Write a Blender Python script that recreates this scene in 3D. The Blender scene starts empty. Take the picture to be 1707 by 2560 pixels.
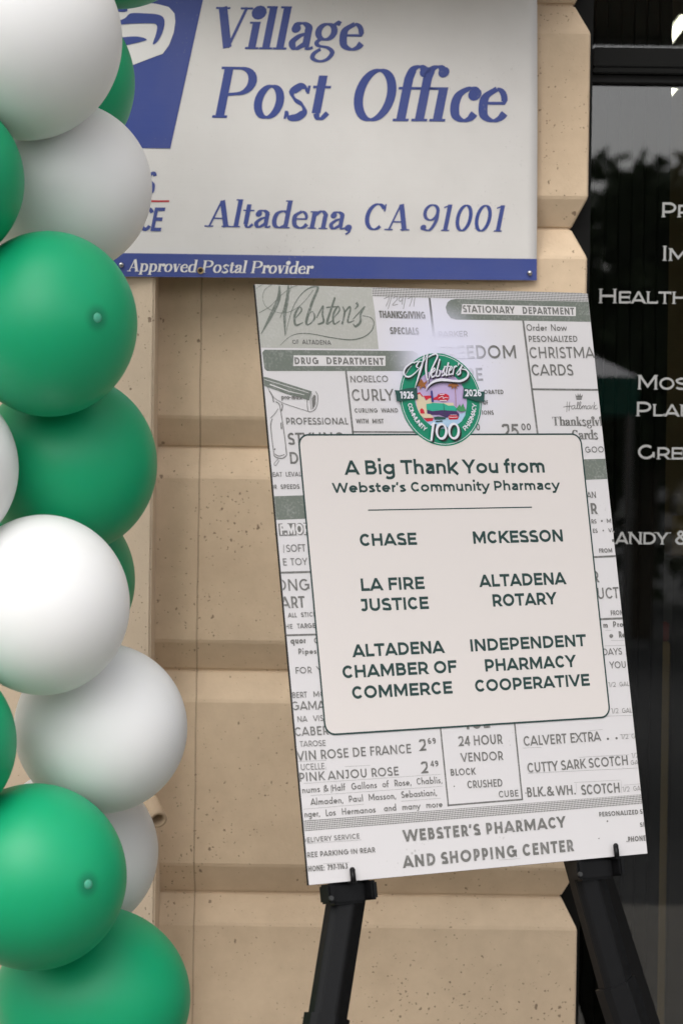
import bpy, bmesh, math, random
from mathutils import Vector, Matrix
from mathutils.geometry import delaunay_2d_cdt
R = math.radians
sc = bpy.context.scene
col = sc.collection
rnd = random.Random(7)

# ------------------------------------------------------------------ camera
FPX = 6750.0                     # focal length in pixels of the 1707 x 2560 photograph
CAM = Vector((0.0, -4.9, 1.45))
PITCH, ROLL = R(1.0), R(0.78)
_r, _f, _u = Vector((1, 0, 0)), Vector((0, math.cos(PITCH), -math.sin(PITCH))), Vector((0, math.sin(PITCH), math.cos(PITCH)))
_r2 = _r*math.cos(ROLL) + _u*math.sin(ROLL)
_u2 = -_r*math.sin(ROLL) + _u*math.cos(ROLL)
cd = bpy.data.cameras.new('camera')
cam = bpy.data.objects.new('camera', cd)
col.objects.link(cam)
cam.matrix_world = Matrix(((_r2.x, _u2.x, -_f.x, CAM.x), (_r2.y, _u2.y, -_f.y, CAM.y), (_r2.z, _u2.z, -_f.z, CAM.z), (0, 0, 0, 1)))
cd.sensor_fit = 'VERTICAL'
cd.sensor_height = 36.0
cd.lens = FPX/2560*36.0
cd.clip_start, cd.clip_end = 0.05, 2000
cd.dof.use_dof = True
cd.dof.focus_distance = 4.35
cd.dof.aperture_fstop = 5.6
sc.camera = cam

# ------------------------------------------------------------------ sky, sun, exposure
SUN_EL, SUN_AZ = R(48), R(196)   # high, behind cloud, from the street side
w = bpy.data.worlds.new('World'); sc.world = w; w.use_nodes = True
nt = w.node_tree; nt.nodes.clear()
wo = nt.nodes.new('ShaderNodeOutputWorld'); bg = nt.nodes.new('ShaderNodeBackground')
sky = nt.nodes.new('ShaderNodeTexSky'); sky.sky_type = 'NISHITA'; sky.sun_disc = False
sky.sun_elevation = SUN_EL; sky.sun_rotation = SUN_AZ
sky.air_density = 1.0; sky.dust_density = 4.0
hs = nt.nodes.new('ShaderNodeHueSaturation'); hs.inputs['Saturation'].default_value = 0.22
nt.links.new(sky.outputs[0], hs.inputs['Color']); nt.links.new(hs.outputs[0], bg.inputs[0])
bg.inputs[1].default_value = 0.15
nt.links.new(bg.outputs[0], wo.inputs[0])
sd = bpy.data.lights.new('sun', 'SUN'); sd.energy = 0.5; sd.angle = R(50); sd.color = (1.0, 0.965, 0.92)
so = bpy.data.objects.new('sun', sd); col.objects.link(so)
_d = Vector((math.sin(SUN_AZ)*math.cos(SUN_EL), math.cos(SUN_AZ)*math.cos(SUN_EL), math.sin(SUN_EL)))
so.rotation_euler = _d.to_track_quat('Z', 'Y').to_euler()
so.location = (0, -6, 12)
vs = sc.view_settings
vs.view_transform = 'Standard'; vs.look = 'None'; vs.gamma = 1.0; vs.use_curve_mapping = False
vs.exposure = 0.74
sc.cycles.max_bounces = 8
sc.cycles.use_denoising = True

# ------------------------------------------------------------------ object helpers
def mesh_obj(name, verts, faces, mat, parent=None, smooth=False):
    me = bpy.data.meshes.new(name)
    me.from_pydata([tuple(v) for v in verts], [], faces)
    me.update()
    if smooth:
        for p in me.polygons: p.use_smooth = True
    o = bpy.data.objects.new(name, me)
    if mat: me.materials.append(mat)
    col.objects.link(o)
    if parent: o.parent = parent
    return o
def bm_obj(name, bm, mat, parent=None, smooth=False):
    me = bpy.data.meshes.new(name); bm.to_mesh(me); bm.free()
    if smooth:
        for p in me.polygons: p.use_smooth = True
    o = bpy.data.objects.new(name, me)
    if mat: me.materials.append(mat)
    col.objects.link(o)
    if parent: o.parent = parent
    return o
def empty(name, loc=(0, 0, 0)):
    o = bpy.data.objects.new(name, None); o.location = loc; o.empty_display_size = 0.05
    col.objects.link(o); return o
def tag(o, label=None, cat=None, group=None, kind=None):
    if label: o['label'] = label
    if cat: o['category'] = cat
    if group: o['group'] = group
    if kind: o['kind'] = kind
    return o
def box(bm, lo, hi, M=None, bevel=0):
    r = bmesh.ops.create_cube(bm, size=1.0)
    vs_ = r['verts']
    for v in vs_:
        v.co = Vector((lo[0]+(v.co.x+.5)*(hi[0]-lo[0]), lo[1]+(v.co.y+.5)*(hi[1]-lo[1]), lo[2]+(v.co.z+.5)*(hi[2]-lo[2])))
    if bevel:
        es = list({e for v in vs_ for e in v.link_edges})
        g = bmesh.ops.bevel(bm, geom=es, offset=bevel, segments=2, affect='EDGES')
        vs_ = list({v for f in g['faces'] for v in f.verts} | {v for v in vs_ if v.is_valid})
    if M:
        for v in vs_: v.co = M @ v.co
def tube(bm, a, b, r0, r1=None, n=12, caps=True):
    a, b = Vector(a), Vector(b); r1 = r0 if r1 is None else r1
    q = (b-a).to_track_quat('Z', 'Y')
    ra = [bm.verts.new(a + q @ Vector((r0*math.cos(2*math.pi*k/n), r0*math.sin(2*math.pi*k/n), 0))) for k in range(n)]
    rb = [bm.verts.new(b + q @ Vector((r1*math.cos(2*math.pi*k/n), r1*math.sin(2*math.pi*k/n), 0))) for k in range(n)]
    for k in range(n): bm.faces.new((ra[k], ra[(k+1) % n], rb[(k+1) % n], rb[k]))
    if caps: bm.faces.new(ra[::-1]); bm.faces.new(rb)
def path_tube(bm, pts, r, n=10):
    for a, b in zip(pts[:-1], pts[1:]): tube(bm, a, b, r, r, n)

# ------------------------------------------------------------------ materials
def mat(name, base, rough=0.6, spec=0.5, metal=0.0, **kw):
    m = bpy.data.materials.new(name); m.use_nodes = True
    b = m.node_tree.nodes['Principled BSDF']
    b.inputs['Base Color'].default_value = (*base, 1)
    b.inputs['Roughness'].default_value = rough
    b.inputs['Specular IOR Level'].default_value = spec
    b.inputs['Metallic'].default_value = metal
    for k, v in kw.items(): b.inputs[k].default_value = v
    return m
def N(m, t, **kw):
    n = m.node_tree.nodes.new(t)
    for k, v in kw.items(): setattr(n, k, v)
    return n
def lk(m, a, b): m.node_tree.links.new(a, b)
def math_n(m, op, a, b=None, c=None, clamp=False):
    n = N(m, 'ShaderNodeMath', operation=op); n.use_clamp = clamp
    for i, x in enumerate((a, b, c)):
        if x is None: continue
        if isinstance(x, (int, float)): n.inputs[i].default_value = x
        else: lk(m, x, n.inputs[i])
    return n.outputs[0]
def mixc(m, fac, a, b):
    n = N(m, 'ShaderNodeMix', data_type='RGBA')
    for s, x in ((n.inputs[0], fac), (n.inputs[6], a), (n.inputs[7], b)):
        if isinstance(x, (int, float)): s.default_value = x
        elif isinstance(x, tuple): s.default_value = (*x[:3], 1)
        else: lk(m, x, s)
    return n.outputs[2]
def noise(m, vec, scale, detail=4, rough=0.55):
    n = N(m, 'ShaderNodeTexNoise'); n.inputs['Scale'].default_value = scale
    n.inputs['Detail'].default_value = detail; n.inputs['Roughness'].default_value = rough
    if vec is not None: lk(m, vec, n.inputs['Vector'])
    return n
def rough_mat(name, c1, c2, scale, rough=0.8, bump=0.2, bdist=0.002, spec=0.3, detail=6):
    m = mat(name, c1, rough, spec)
    tc = N(m, 'ShaderNodeTexCoord').outputs['Object']
    n = noise(m, tc, scale, detail)
    b = m.node_tree.nodes['Principled BSDF']
    lk(m, mixc(m, n.outputs[0], c1, c2), b.inputs['Base Color'])
    n2 = noise(m, tc, scale*9, 5)
    bp = N(m, 'ShaderNodeBump'); bp.inputs['Strength'].default_value = bump; bp.inputs['Distance'].default_value = bdist
    lk(m, n2.outputs[0], bp.inputs['Height']); lk(m, bp.outputs[0], b.inputs['Normal'])
    return m

# painted stone, pitted like cast travertine
def stone_mat(name, c1, c2, seam=None):
    m = mat(name, c1, 0.72, 0.35)
    b = m.node_tree.nodes['Principled BSDF']
    tc = N(m, 'ShaderNodeTexCoord').outputs['Object']
    nl = noise(m, tc, 2.2, 5, 0.6)
    nm = noise(m, tc, 26, 5, 0.6)
    f = math_n(m, 'ADD', math_n(m, 'MULTIPLY', nl.outputs[0], 0.8), math_n(m, 'MULTIPLY', nm.outputs[0], 0.25))
    mr = N(m, 'ShaderNodeMapRange'); mr.inputs[1].default_value = 0.38; mr.inputs[2].default_value = 0.66
    lk(m, f, mr.inputs[0])
    base = mixc(m, mr.outputs[0], c1, c2)
    # warp the coordinates so pits are ragged
    nw = noise(m, tc, 130, 2)
    vm = N(m, 'ShaderNodeVectorMath', operation='MULTIPLY_ADD')
    lk(m, nw.outputs['Color'], vm.inputs[0]); vm.inputs[1].default_value = (0.009, 0.009, 0.009); lk(m, tc, vm.inputs[2])
    clus = noise(m, tc, 5.5, 2)
    pits = None
    for sc_, lim, asp in ((27, 0.07, (1, 1, 1.6)), (62, 0.17, (1, 1, 0.6)), (80, 0.17, (1, 1, 1.7)), (150, 0.24, (1, 1, 1.0))):
        mp = N(m, 'ShaderNodeMapping'); lk(m, vm.outputs[0], mp.inputs[0]); mp.inputs['Scale'].default_value = asp
        v = N(m, 'ShaderNodeTexVoronoi'); v.inputs['Scale'].default_value = sc_; lk(m, mp.outputs[0], v.inputs['Vector'])
        sep = N(m, 'ShaderNodeSeparateColor'); lk(m, v.outputs['Color'], sep.inputs[0])
        r_ = math_n(m, 'POWER', sep.outputs[0], 2.2)
        g = math_n(m, 'MULTIPLY', r_, math_n(m, 'MULTIPLY', math_n(m, 'SUBTRACT', clus.outputs[0], 0.22, clamp=True), 3.2*lim))
        p = math_n(m, 'DIVIDE', math_n(m, 'SUBTRACT', g, v.outputs['Distance']), 0.03, clamp=True)
        pits = p if pits is None else math_n(m, 'MAXIMUM', pits, p)
    if seam is not None:
        sx = N(m, 'ShaderNodeSeparateXYZ'); lk(m, tc, sx.inputs[0])
        ns = noise(m, tc, 9, 4)
        dx = math_n(m, 'ABSOLUTE', math_n(m, 'ADD', math_n(m, 'SUBTRACT', sx.outputs[0], seam), math_n(m, 'MULTIPLY', math_n(m, 'SUBTRACT', ns.outputs[0], 0.5), 0.006)))
        s_ = math_n(m, 'MULTIPLY', math_n(m, 'DIVIDE', math_n(m, 'SUBTRACT', 0.0017, dx), 0.0012, clamp=True), 0.6)
        pits = math_n(m, 'MAXIMUM', pits, s_)
    base = mixc(m, math_n(m, 'MULTIPLY', pits, 0.62), base, (0.10, 0.055, 0.03))
    lk(m, base, b.inputs['Base Color'])
    ng = noise(m, tc, 210, 4)
    hgt = math_n(m, 'SUBTRACT', math_n(m, 'ADD', math_n(m, 'MULTIPLY', ng.outputs[0], 0.26), math_n(m, 'MULTIPLY', nm.outputs[0], 0.5)), pits)
    bp = N(m, 'ShaderNodeBump'); bp.inputs['Strength'].default_value = 0.7; bp.inputs['Distance'].default_value = 0.003
    lk(m, hgt, bp.inputs['Height']); lk(m, bp.outputs[0], b.inputs['Normal'])
    return m

# ------------------------------------------------------------------ planes seen in the photograph
def ray(u, v):
    a, b = u-853.5, v-1280.0
    return (_r2*a - _u2*b + _f*FPX).normalized()
class Plane:
    """a flat surface standing in the scene: origin, x axis, z axis (up), normal towards the street"""
    def __init__(s, o, x, z):
        s.o, s.x, s.z = Vector(o), Vector(x).normalized(), Vector(z).normalized()
        s.n = s.x.cross(s.z).normalized()
        if s.n.y > 0: s.n = -s.n
        s.wave = None
    def loc(s, u, v):
        d = ray(u, v); t = (s.o-CAM).dot(s.n)/d.dot(s.n)
        p = CAM + d*t - s.o
        return Vector((p.dot(s.x), p.dot(s.z)))
    def matrix(s):
        return Matrix(((s.x.x, -s.n.x, s.z.x, s.o.x), (s.x.y, -s.n.y, s.z.y, s.o.y), (s.x.z, -s.n.z, s.z.z, s.o.z), (0, 0, 0, 1)))
def at(u, v, y):
    d = ray(u, v); t = (y-CAM.y)/d.y
    return CAM + d*t
# measuring windows over the photograph: (x, y) there -> (u, v) in the photograph
VW = dict(A=(0, 0, 1.836), B=(854, 0, 1.8382), C=(620, 690, 3.136), D=(1040, 690, 3.136), E=(980, 860, 6.533), F=(660, 1100, 3.136),
          G=(1120, 1100, 3.136), H=(680, 1560, 3.136), I=(1120, 1560, 3.0154), J=(680, 2080, 3.136), K=(1207, 2060, 3.136),
          L=(0, 1900, 3.136), M=(1350, 0, 3.675), N=(1400, 640, 3.0945), O=(300, 640, 3.733), W=(0, 0, 0.91854))
def uv(vw, x, y):
    a, b, s = VW[vw]; return a+x/s, b+y/s

# ------------------------------------------------------------------ 2-D shapes -> flat meshes
def catmull(pts, n=8):
    P = [tuple(p) for p in pts]
    if len(P) < 3: return P
    closed = P[0][:2] == P[-1][:2]
    out = []
    for i in range(len(P)-1):
        p0 = P[i-1] if i > 0 else (P[-2] if closed else P[0])
        p1, p2 = P[i], P[i+1]
        p3 = P[i+2] if i+2 < len(P) else (P[1] if closed else P[-1])
        for k in range(n):
            t = k/n; t2, t3 = t*t, t*t*t
            out.append(tuple(.5*((2*b)+(-a+c)*t+(2*a-5*b+4*c-d)*t2+(-a+3*b-3*c+d)*t3) for a, b, c, d in zip(p0, p1, p2, p3)))
    out.append(P[-1])
    return out
def arc(cx, cy, rx, ry, a0, a1, n=None):
    n = n or max(4, int(abs(a1-a0)/15))
    return [(cx+rx*math.cos(R(a0+(a1-a0)*k/n)), cy+ry*math.sin(R(a0+(a1-a0)*k/n))) for k in range(n+1)]
def stroke_quads(pts, wd):
    """pts [(x,y)], wd per-point full widths -> list of quads (mitred)"""
    P = [Vector(p[:2]) for p in pts]
    Q, Wd = [P[0]], [wd[0]]
    for p, q in zip(P[1:], wd[1:]):
        if (p-Q[-1]).length > 1e-7: Q.append(p); Wd.append(q)
    if len(Q) < 2: return []
    closed = (Q[0]-Q[-1]).length < 1e-6 and len(Q) > 3
    D = [(b-a).normalized() for a, b in zip(Q[:-1], Q[1:])]
    L, Rr = [], []
    for i in range(len(Q)):
        if closed and i in (0, len(Q)-1): d0, d1 = D[-1], D[0]
        else: d0, d1 = D[max(i-1, 0)], D[min(i, len(D)-1)]
        n0, n1 = Vector((-d0.y, d0.x)), Vector((-d1.y, d1.x))
        m = n0+n1
        if m.length < 1e-3: m = n0.copy()
        m.normalize()
        k = 1/max(m.dot(n0), 0.22)
        L.append(Q[i]+m*(Wd[i]*.5*k)); Rr.append(Q[i]-m*(Wd[i]*.5*k))
    return [[L[i], Rr[i], Rr[i+1], L[i+1]] for i in range(len(Q)-1)]
def clip_poly(poly, axis, lim, keep_less):
    out = []
    n = len(poly)
    for i in range(n):
        a, b = poly[i], poly[(i+1) % n]
        ia = (a[axis] <= lim) if keep_less else (a[axis] >= lim)
        ib = (b[axis] <= lim) if keep_less else (b[axis] >= lim)
        if ia: out.append(a)
        if ia != ib:
            t = (lim-a[axis])/(b[axis]-a[axis]); out.append(a+(b-a)*t)
    return out
def clip_box(polys, x0=None, x1=None, y0=None, y1=None):
    res = []
    for p in polys:
        p = [Vector(q[:2]) for q in p]
        for ax, lim, less in ((0, x0, False), (0, x1, True), (1, y0, False), (1, y1, True)):
            if lim is not None and len(p) > 2: p = clip_poly(p, ax, lim, less)
        if len(p) > 2: res.append(p)
    return res
def area(p): return .5*sum(p[i][0]*p[(i+1) % len(p)][1]-p[(i+1) % len(p)][0]*p[i][1] for i in range(len(p)))
def union(polys, eps=1e-6):
    """overlapping polygons -> (verts, tris) of their union"""
    V, F = [], []
    tri = []
    for p in polys: tri += [[p[0], p[1], p[2]], [p[0], p[2], p[3]]] if len(p) == 4 else [p]
    for p in tri:
        if abs(area(p)) < 1e-5: continue
        if area(p) < 0: p = p[::-1]
        F.append(list(range(len(V), len(V)+len(p)))); V += [Vector(q[:2]) for q in p]
    if not F: return [], []
    total = sum(abs(area([V[i] for i in t])) for t in F)
    for e_, jit in ((eps, 0), (eps*.1, 3e-5), (eps*10, 6e-5), (eps, 2e-4)):
        W = [q+Vector((math.sin(i*12.9)*jit, math.sin(i*78.2)*jit)) for i, q in enumerate(V)] if jit else V
        v, e, f, ov, oe, of = delaunay_2d_cdt(W, [], F, 0, e_, True)
        T_ = [t for t, o in zip(f, of) if len(o)]
        if sum(abs(area([v[i] for i in t])) for t in T_) <= total*1.003: return v, T_
    return V, F
class Sheet:
    """collects flat print on a Plane and builds it as one mesh a little proud of the surface"""
    def __init__(s, plane, off, clip=None):
        s.p, s.off, s.clip, s.V, s.F = plane, off, clip, [], []
    def add(s, polys, merge=True):
        if s.clip: polys = clip_box(polys, *s.clip)
        # work in millimetres so the triangulation is well scaled
        polys = [[Vector((q[0]*1000, q[1]*1000)) for q in p] for p in polys]
        v, f = union(polys, 1e-4) if merge else (sum(polys, []), None)
        if f is None:
            f, k = [], 0
            for p in polys: f.append(list(range(k, k+len(p)))); k += len(p)
        n = len(s.V)
        s.V += [(q[0]/1000, q[1]/1000) for q in v]; s.F += [[n+i for i in t] for t in f]
    def poly(s, vw, pts): s.add([[s.p.loc(*uv(vw, *q)) for q in pts]])
    def line(s, vw, pts, wd, smooth=False):
        """pts in a measuring window, (x, y) or (x, y, width); wd in window pixels"""
        pts = [(p[0], p[1], p[2] if len(p) > 2 else wd) for p in pts]
        if smooth: pts = catmull(pts, 7)
        k = s.scale(vw, pts[0])
        s.add(stroke_quads([s.p.loc(*uv(vw, p[0], p[1])) for p in pts], [max(p[2], .5)*k for p in pts]))
    def scale(s, vw, p):
        a, b = s.p.loc(*uv(vw, p[0], p[1])), s.p.loc(*uv(vw, p[0], p[1]-20)); return (b-a).length/20
    def build(s, name, m, parent):
        w_ = s.p.wave
        vs_ = [(x, -(s.off + (w_(x, z) if w_ else 0)), z) for x, z in s.V]
        fs = []
        for t in s.F:
            a = area([s.V[i] for i in t])
            fs.append(t if a > 0 else t[::-1])
        return mesh_obj(name, vs_, fs, m, parent)
# ------------------------------------------------------------------ lettering: skeleton letters drawn with a pen
# each letter: (ink width, [(points, width or None)], side bearings, clip band)
MONT = dict(A=.86, B=.72, C=.80, D=.80, E=.64, F=.62, G=.82, H=.77, J=.56, K=.76, L=.60, M=.94, N=.79, O=.90, P=.70, Q=.9, R=.72, S=.66, T=.72, U=.76, V=.84, W=1.24, X=.8, Y=.80, Z=.7)
FUT = dict(A=.80, B=.54, C=.74, D=.68, E=.48, F=.46, G=.80, H=.66, J=.40, K=.60, L=.42, M=.90, N=.72, O=.88, P=.52, Q=.9, R=.54, S=.52, T=.54, U=.62, V=.74, W=1.12, X=.7, Y=.68, Z=.6)
COP = dict(A=1.0, B=.84, C=.98, D=.98, E=.82, F=.8, G=1.02, H=.98, J=.7, K=.9, L=.76, M=1.12, N=.98, O=1.06, P=.84, Q=1., R=.90, S=.82, T=.90, U=.94, V=.98, W=1.4, X=.9, Y=.96, Z=.9)
def sans(c, w, ws, xh, one_a):
    h = w/2; T = 1-h; B = h
    S = []; sb = (.09, .09); clip = (0, 1)
    if c in ws: W = ws[c]
    if c == 'A': S = [[(h*.6-.2*(W/2-h*.6), -.2), (W/2, 1-w*.15), (W-h*.6+.2*(W/2-h*.6), -.2)], [(W*.2, .26), (W*.8, .26)]]; sb = (.0, .0)
    elif c == 'B':
        S = [[(h, 0), (h, 1)], [(h, T), (W*.52, T)] + arc(W*.52, (T+.53)/2, W*.40-h, (T-.53)/2, 90, -90) + [(h, .53)],
             [(h, .53), (W*.56, .53)] + arc(W*.56, (B+.53)/2, W*.44-h, (.53-B)/2, 90, -90) + [(h, B)]]; sb = (.09, .04)
    elif c == 'C': S = [arc(W/2, .5, W/2-h, .5-h, 40, 320)]; sb = (.05, -.03)
    elif c == 'D': S = [[(h, B), (h, T), (W*.42, T)] + arc(W*.42, .5, W*.58-h, .5-h, 90, -90) + [(h, B)]]; sb = (.09, .05)
    elif c == 'E': S = [[(W, T), (h, T), (h, B), (W, B)], [(h, .51), (W*.92, .51)]]; sb = (.09, .05)
    elif c == 'F': S = [[(W, T), (h, T), (h, 0)], [(h, .49), (W*.92, .49)]]; sb = (.09, .02)
    elif c == 'G': S = [arc(W/2, .5, W/2-h, .5-h, 48, 325) + [(W-h, .22), (W-h, .5)]] + ([[(W*.55, .5), (W, .5)]] if one_a else []); sb = (.05, .08)
    elif c == 'H': S = [[(h, 0), (h, 1)], [(W-h, 0), (W-h, 1)], [(h, .51), (W-h, .51)]]
    elif c == 'I': W = w; S = [[(h, 0), (h, 1)]]
    elif c == 'J': S = [[(W*.2, T), (W-h, T), (W-h, .3)] + arc(W*.5, .3, W*.5-h, .3-h, 0, -150)]; sb = (.02, .09)
    elif c == 'K': S = [[(h, 0), (h, 1)], [(h, .34), (W-h*.8+.12, 1.12)], [(W*.36, .55), (W-h*.6+.1, -.12)]]; sb = (.09, 0)
    elif c == 'L': S = [[(h, 1), (h, B), (W, B)]]; sb = (.09, .01)
    elif c == 'M': S = [[(h, 0), (h, 1)], [(W-h, 0), (W-h, 1)], [(h*.9, 1.0), (W/2, .22), (W-h*.9, 1.0)]]
    elif c == 'N': S = [[(h, 0), (h, 1)], [(W-h, 0), (W-h, 1)], [(h*.8, 1), (W-h*.8, 0)]]
    elif c in 'OQ': S = [arc(W/2, .5, W/2-h, .5-h, 0, 360)]; sb = (.05, .05)
    elif c == 'P': S = [[(h, 0), (h, T), (W*.48, T)] + arc(W*.48, (T+.36)/2, W*.52-h, (T-.36)/2, 90, -90) + [(h, .36)]]; sb = (.09, .03)
    elif c == 'R': S = [[(h, 0), (h, T), (W*.48, T)] + arc(W*.48, (T+.38)/2, W*.50-h, (T-.38)/2, 90, -90) + [(h, .38)], [(W*.52, .42), (W-h*.7+.06, -.1)]]; sb = (.09, .03)
    elif c == 'S':
        k = W/2-h
        S = [catmull([(W-h*1.3, .80), (W*.72, T-.02), (W*.48, T), (h*1.35, .83-h*.2), (h, .73), (W*.22, .58), (W*.5, .51), (W*.80, .42), (W-h, .28), (W*.86, .12), (W*.52, B), (W*.24, B+.03), (h*.6, .18)], 4)]; sb = (.05, .05)
    elif c == 'T': S = [[(0, T), (W, T)], [(W/2, 0), (W/2, T)]]; sb = (.02, .02)
    elif c == 'U': S = [[(h, 1), (h, .38)] + arc(W/2, .38, W/2-h, .38-h, 180, 360) + [(W-h, 1)]]
    elif c == 'V': S = [[(h*.6-.2*(W/2-h*.6), 1.2), (W/2, w*.15), (W-h*.6+.2*(W/2-h*.6), 1.2)]]; sb = (0, 0)
    elif c == 'W': S = [[(h*.6-.05, 1.2), (W*.27, w*.15), (W*.5, 1-w*.15), (W*.73, w*.15), (W-h*.6+.05, 1.2)]]; sb = (0, 0)
    elif c == 'X': S = [[(0, -.02), (W, 1.02)], [(0, 1.02), (W, -.02)]]; sb = (.01, .01)
    elif c == 'Y': S = [[(h*.5-.1, 1.2), (W/2, .42), (W/2, 0)], [(W-h*.5+.1, 1.2), (W/2, .42)]]; sb = (0, 0)
    elif c == 'Z': S = [[(0, T), (W-h*1.3, T), (h*1.3, B), (W, B)]]; sb = (.04, .04)
    elif c in '0': W = .62; S = [arc(W/2, .5, W/2-h, .5-h, 0, 360)]; sb = (.05, .05)
    elif c == '1': W = .30+h; S = [[(W-h, 0), (W-h, T), (0, T-.04)]]; sb = (.05, .08)
    elif c == '2': W = .56; S = [catmull([(h*.8, .76), (W*.22, .93-h*.5), (W*.5, T), (W*.82, .92-h*.4), (W-h, .72), (W*.84, .5), (W*.5, .25), (h*1.4, B)], 4) + [(W, B)]]; sb = (.04, .05)
    elif c == '3': W = .56; S = [catmull([(h, .86), (W*.5, T), (W-h*1.2, .76), (W*.5, .54)], 4), catmull([(W*.4, .54), (W-h, .3), (W*.5, B), (h*.6, .14)], 4)]
    elif c == '4': W = .64; S = [[(W*.72, 0), (W*.72, 1), (h*1.3, .27), (W, .27)]]; sb = (.03, .03)
    elif c == '5': W = .54; S = [[(W*.94, T), (W*.2, T), (W*.14, .55)] + catmull([(W*.14, .55), (W*.5, .62), (W-h, .34), (W*.5, B), (h*.5, .14)], 4)]
    elif c == '6': W = .58; S = [arc(W/2, .31, W/2-h, .31-h, 0, 360), catmull([(h, .36), (W*.2, .72), (W*.72, 1.0)], 5)]
    elif c == '7': W = .54; S = [[(0, T), (W-h*1.1, T), (W*.26, -.1)]]; sb = (.04, .02)
    elif c == '9': W = .58; S = [arc(W/2, .69, W/2-h, .31-h, 0, 360), catmull([(W-h, .64), (W*.8, .28), (W*.28, 0)], 5)]
    elif c == '&': W = .78; S = [catmull([(W, .02), (W*.62, .36), (W*.24, .74), (W*.42, T), (W*.62, .80), (W*.46, .60), (W*.2, .44), (h, .25), (W*.36, B), (W*.70, .16), (W*.92, .48)], 5)]
    elif c == '.': W = w*1.1; S = [[(0, w*.5), (W, w*.5)]]; sb = (.06, .06)
    elif c == ',': W = w*1.1; S = [[(W*.6, w), (W*.2, -w*.9)]]; sb = (.06, .06); clip = (-1, 2)
    elif c == ':': W = w*1.1; S = [[(0, w*.5), (W, w*.5)], [(0, .6), (W, .6)]]; sb = (.06, .06)
    elif c == "'": W = w*.9; S = [[(W*.6, 1.0), (W*.3, .68)]]; sb = (.05, .05)
    elif c == '-': W = .3; S = [[(0, .36), (W, .36)]]; sb = (.04, .04)
    elif c == '/': W = .42; S = [[(0, -.05), (W, 1.05)]]; sb = (.01, .01)
    elif c == '(': W = .2; S = [arc(W+.1, .45, .3-h, .6, 130, 230)]; clip = (-1, 2)
    elif c == '|': W = w; S = [[(h, -.1), (h, 1)]]; clip = (-1, 2)
    elif c == '*': W = .2; S = [[(0, .45), (W, .45)]]; S = [(S[0], W)]
    else:
        X = xh; r = X/2; Wo = X*(1.0 if one_a else .98); a = 1.07; clip = (-.4, 1.12)
        ring = arc(Wo/2, r, Wo/2-h, r-h, 0, 360)
        Wn = X*(.80 if one_a else .84)
        arch = [(h, X*.52)] + arc(Wn/2, X-h-(Wn/2-h)*.95, Wn/2-h, (Wn/2-h)*.95, 180, 0) + [(Wn-h, 0)]
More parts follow.
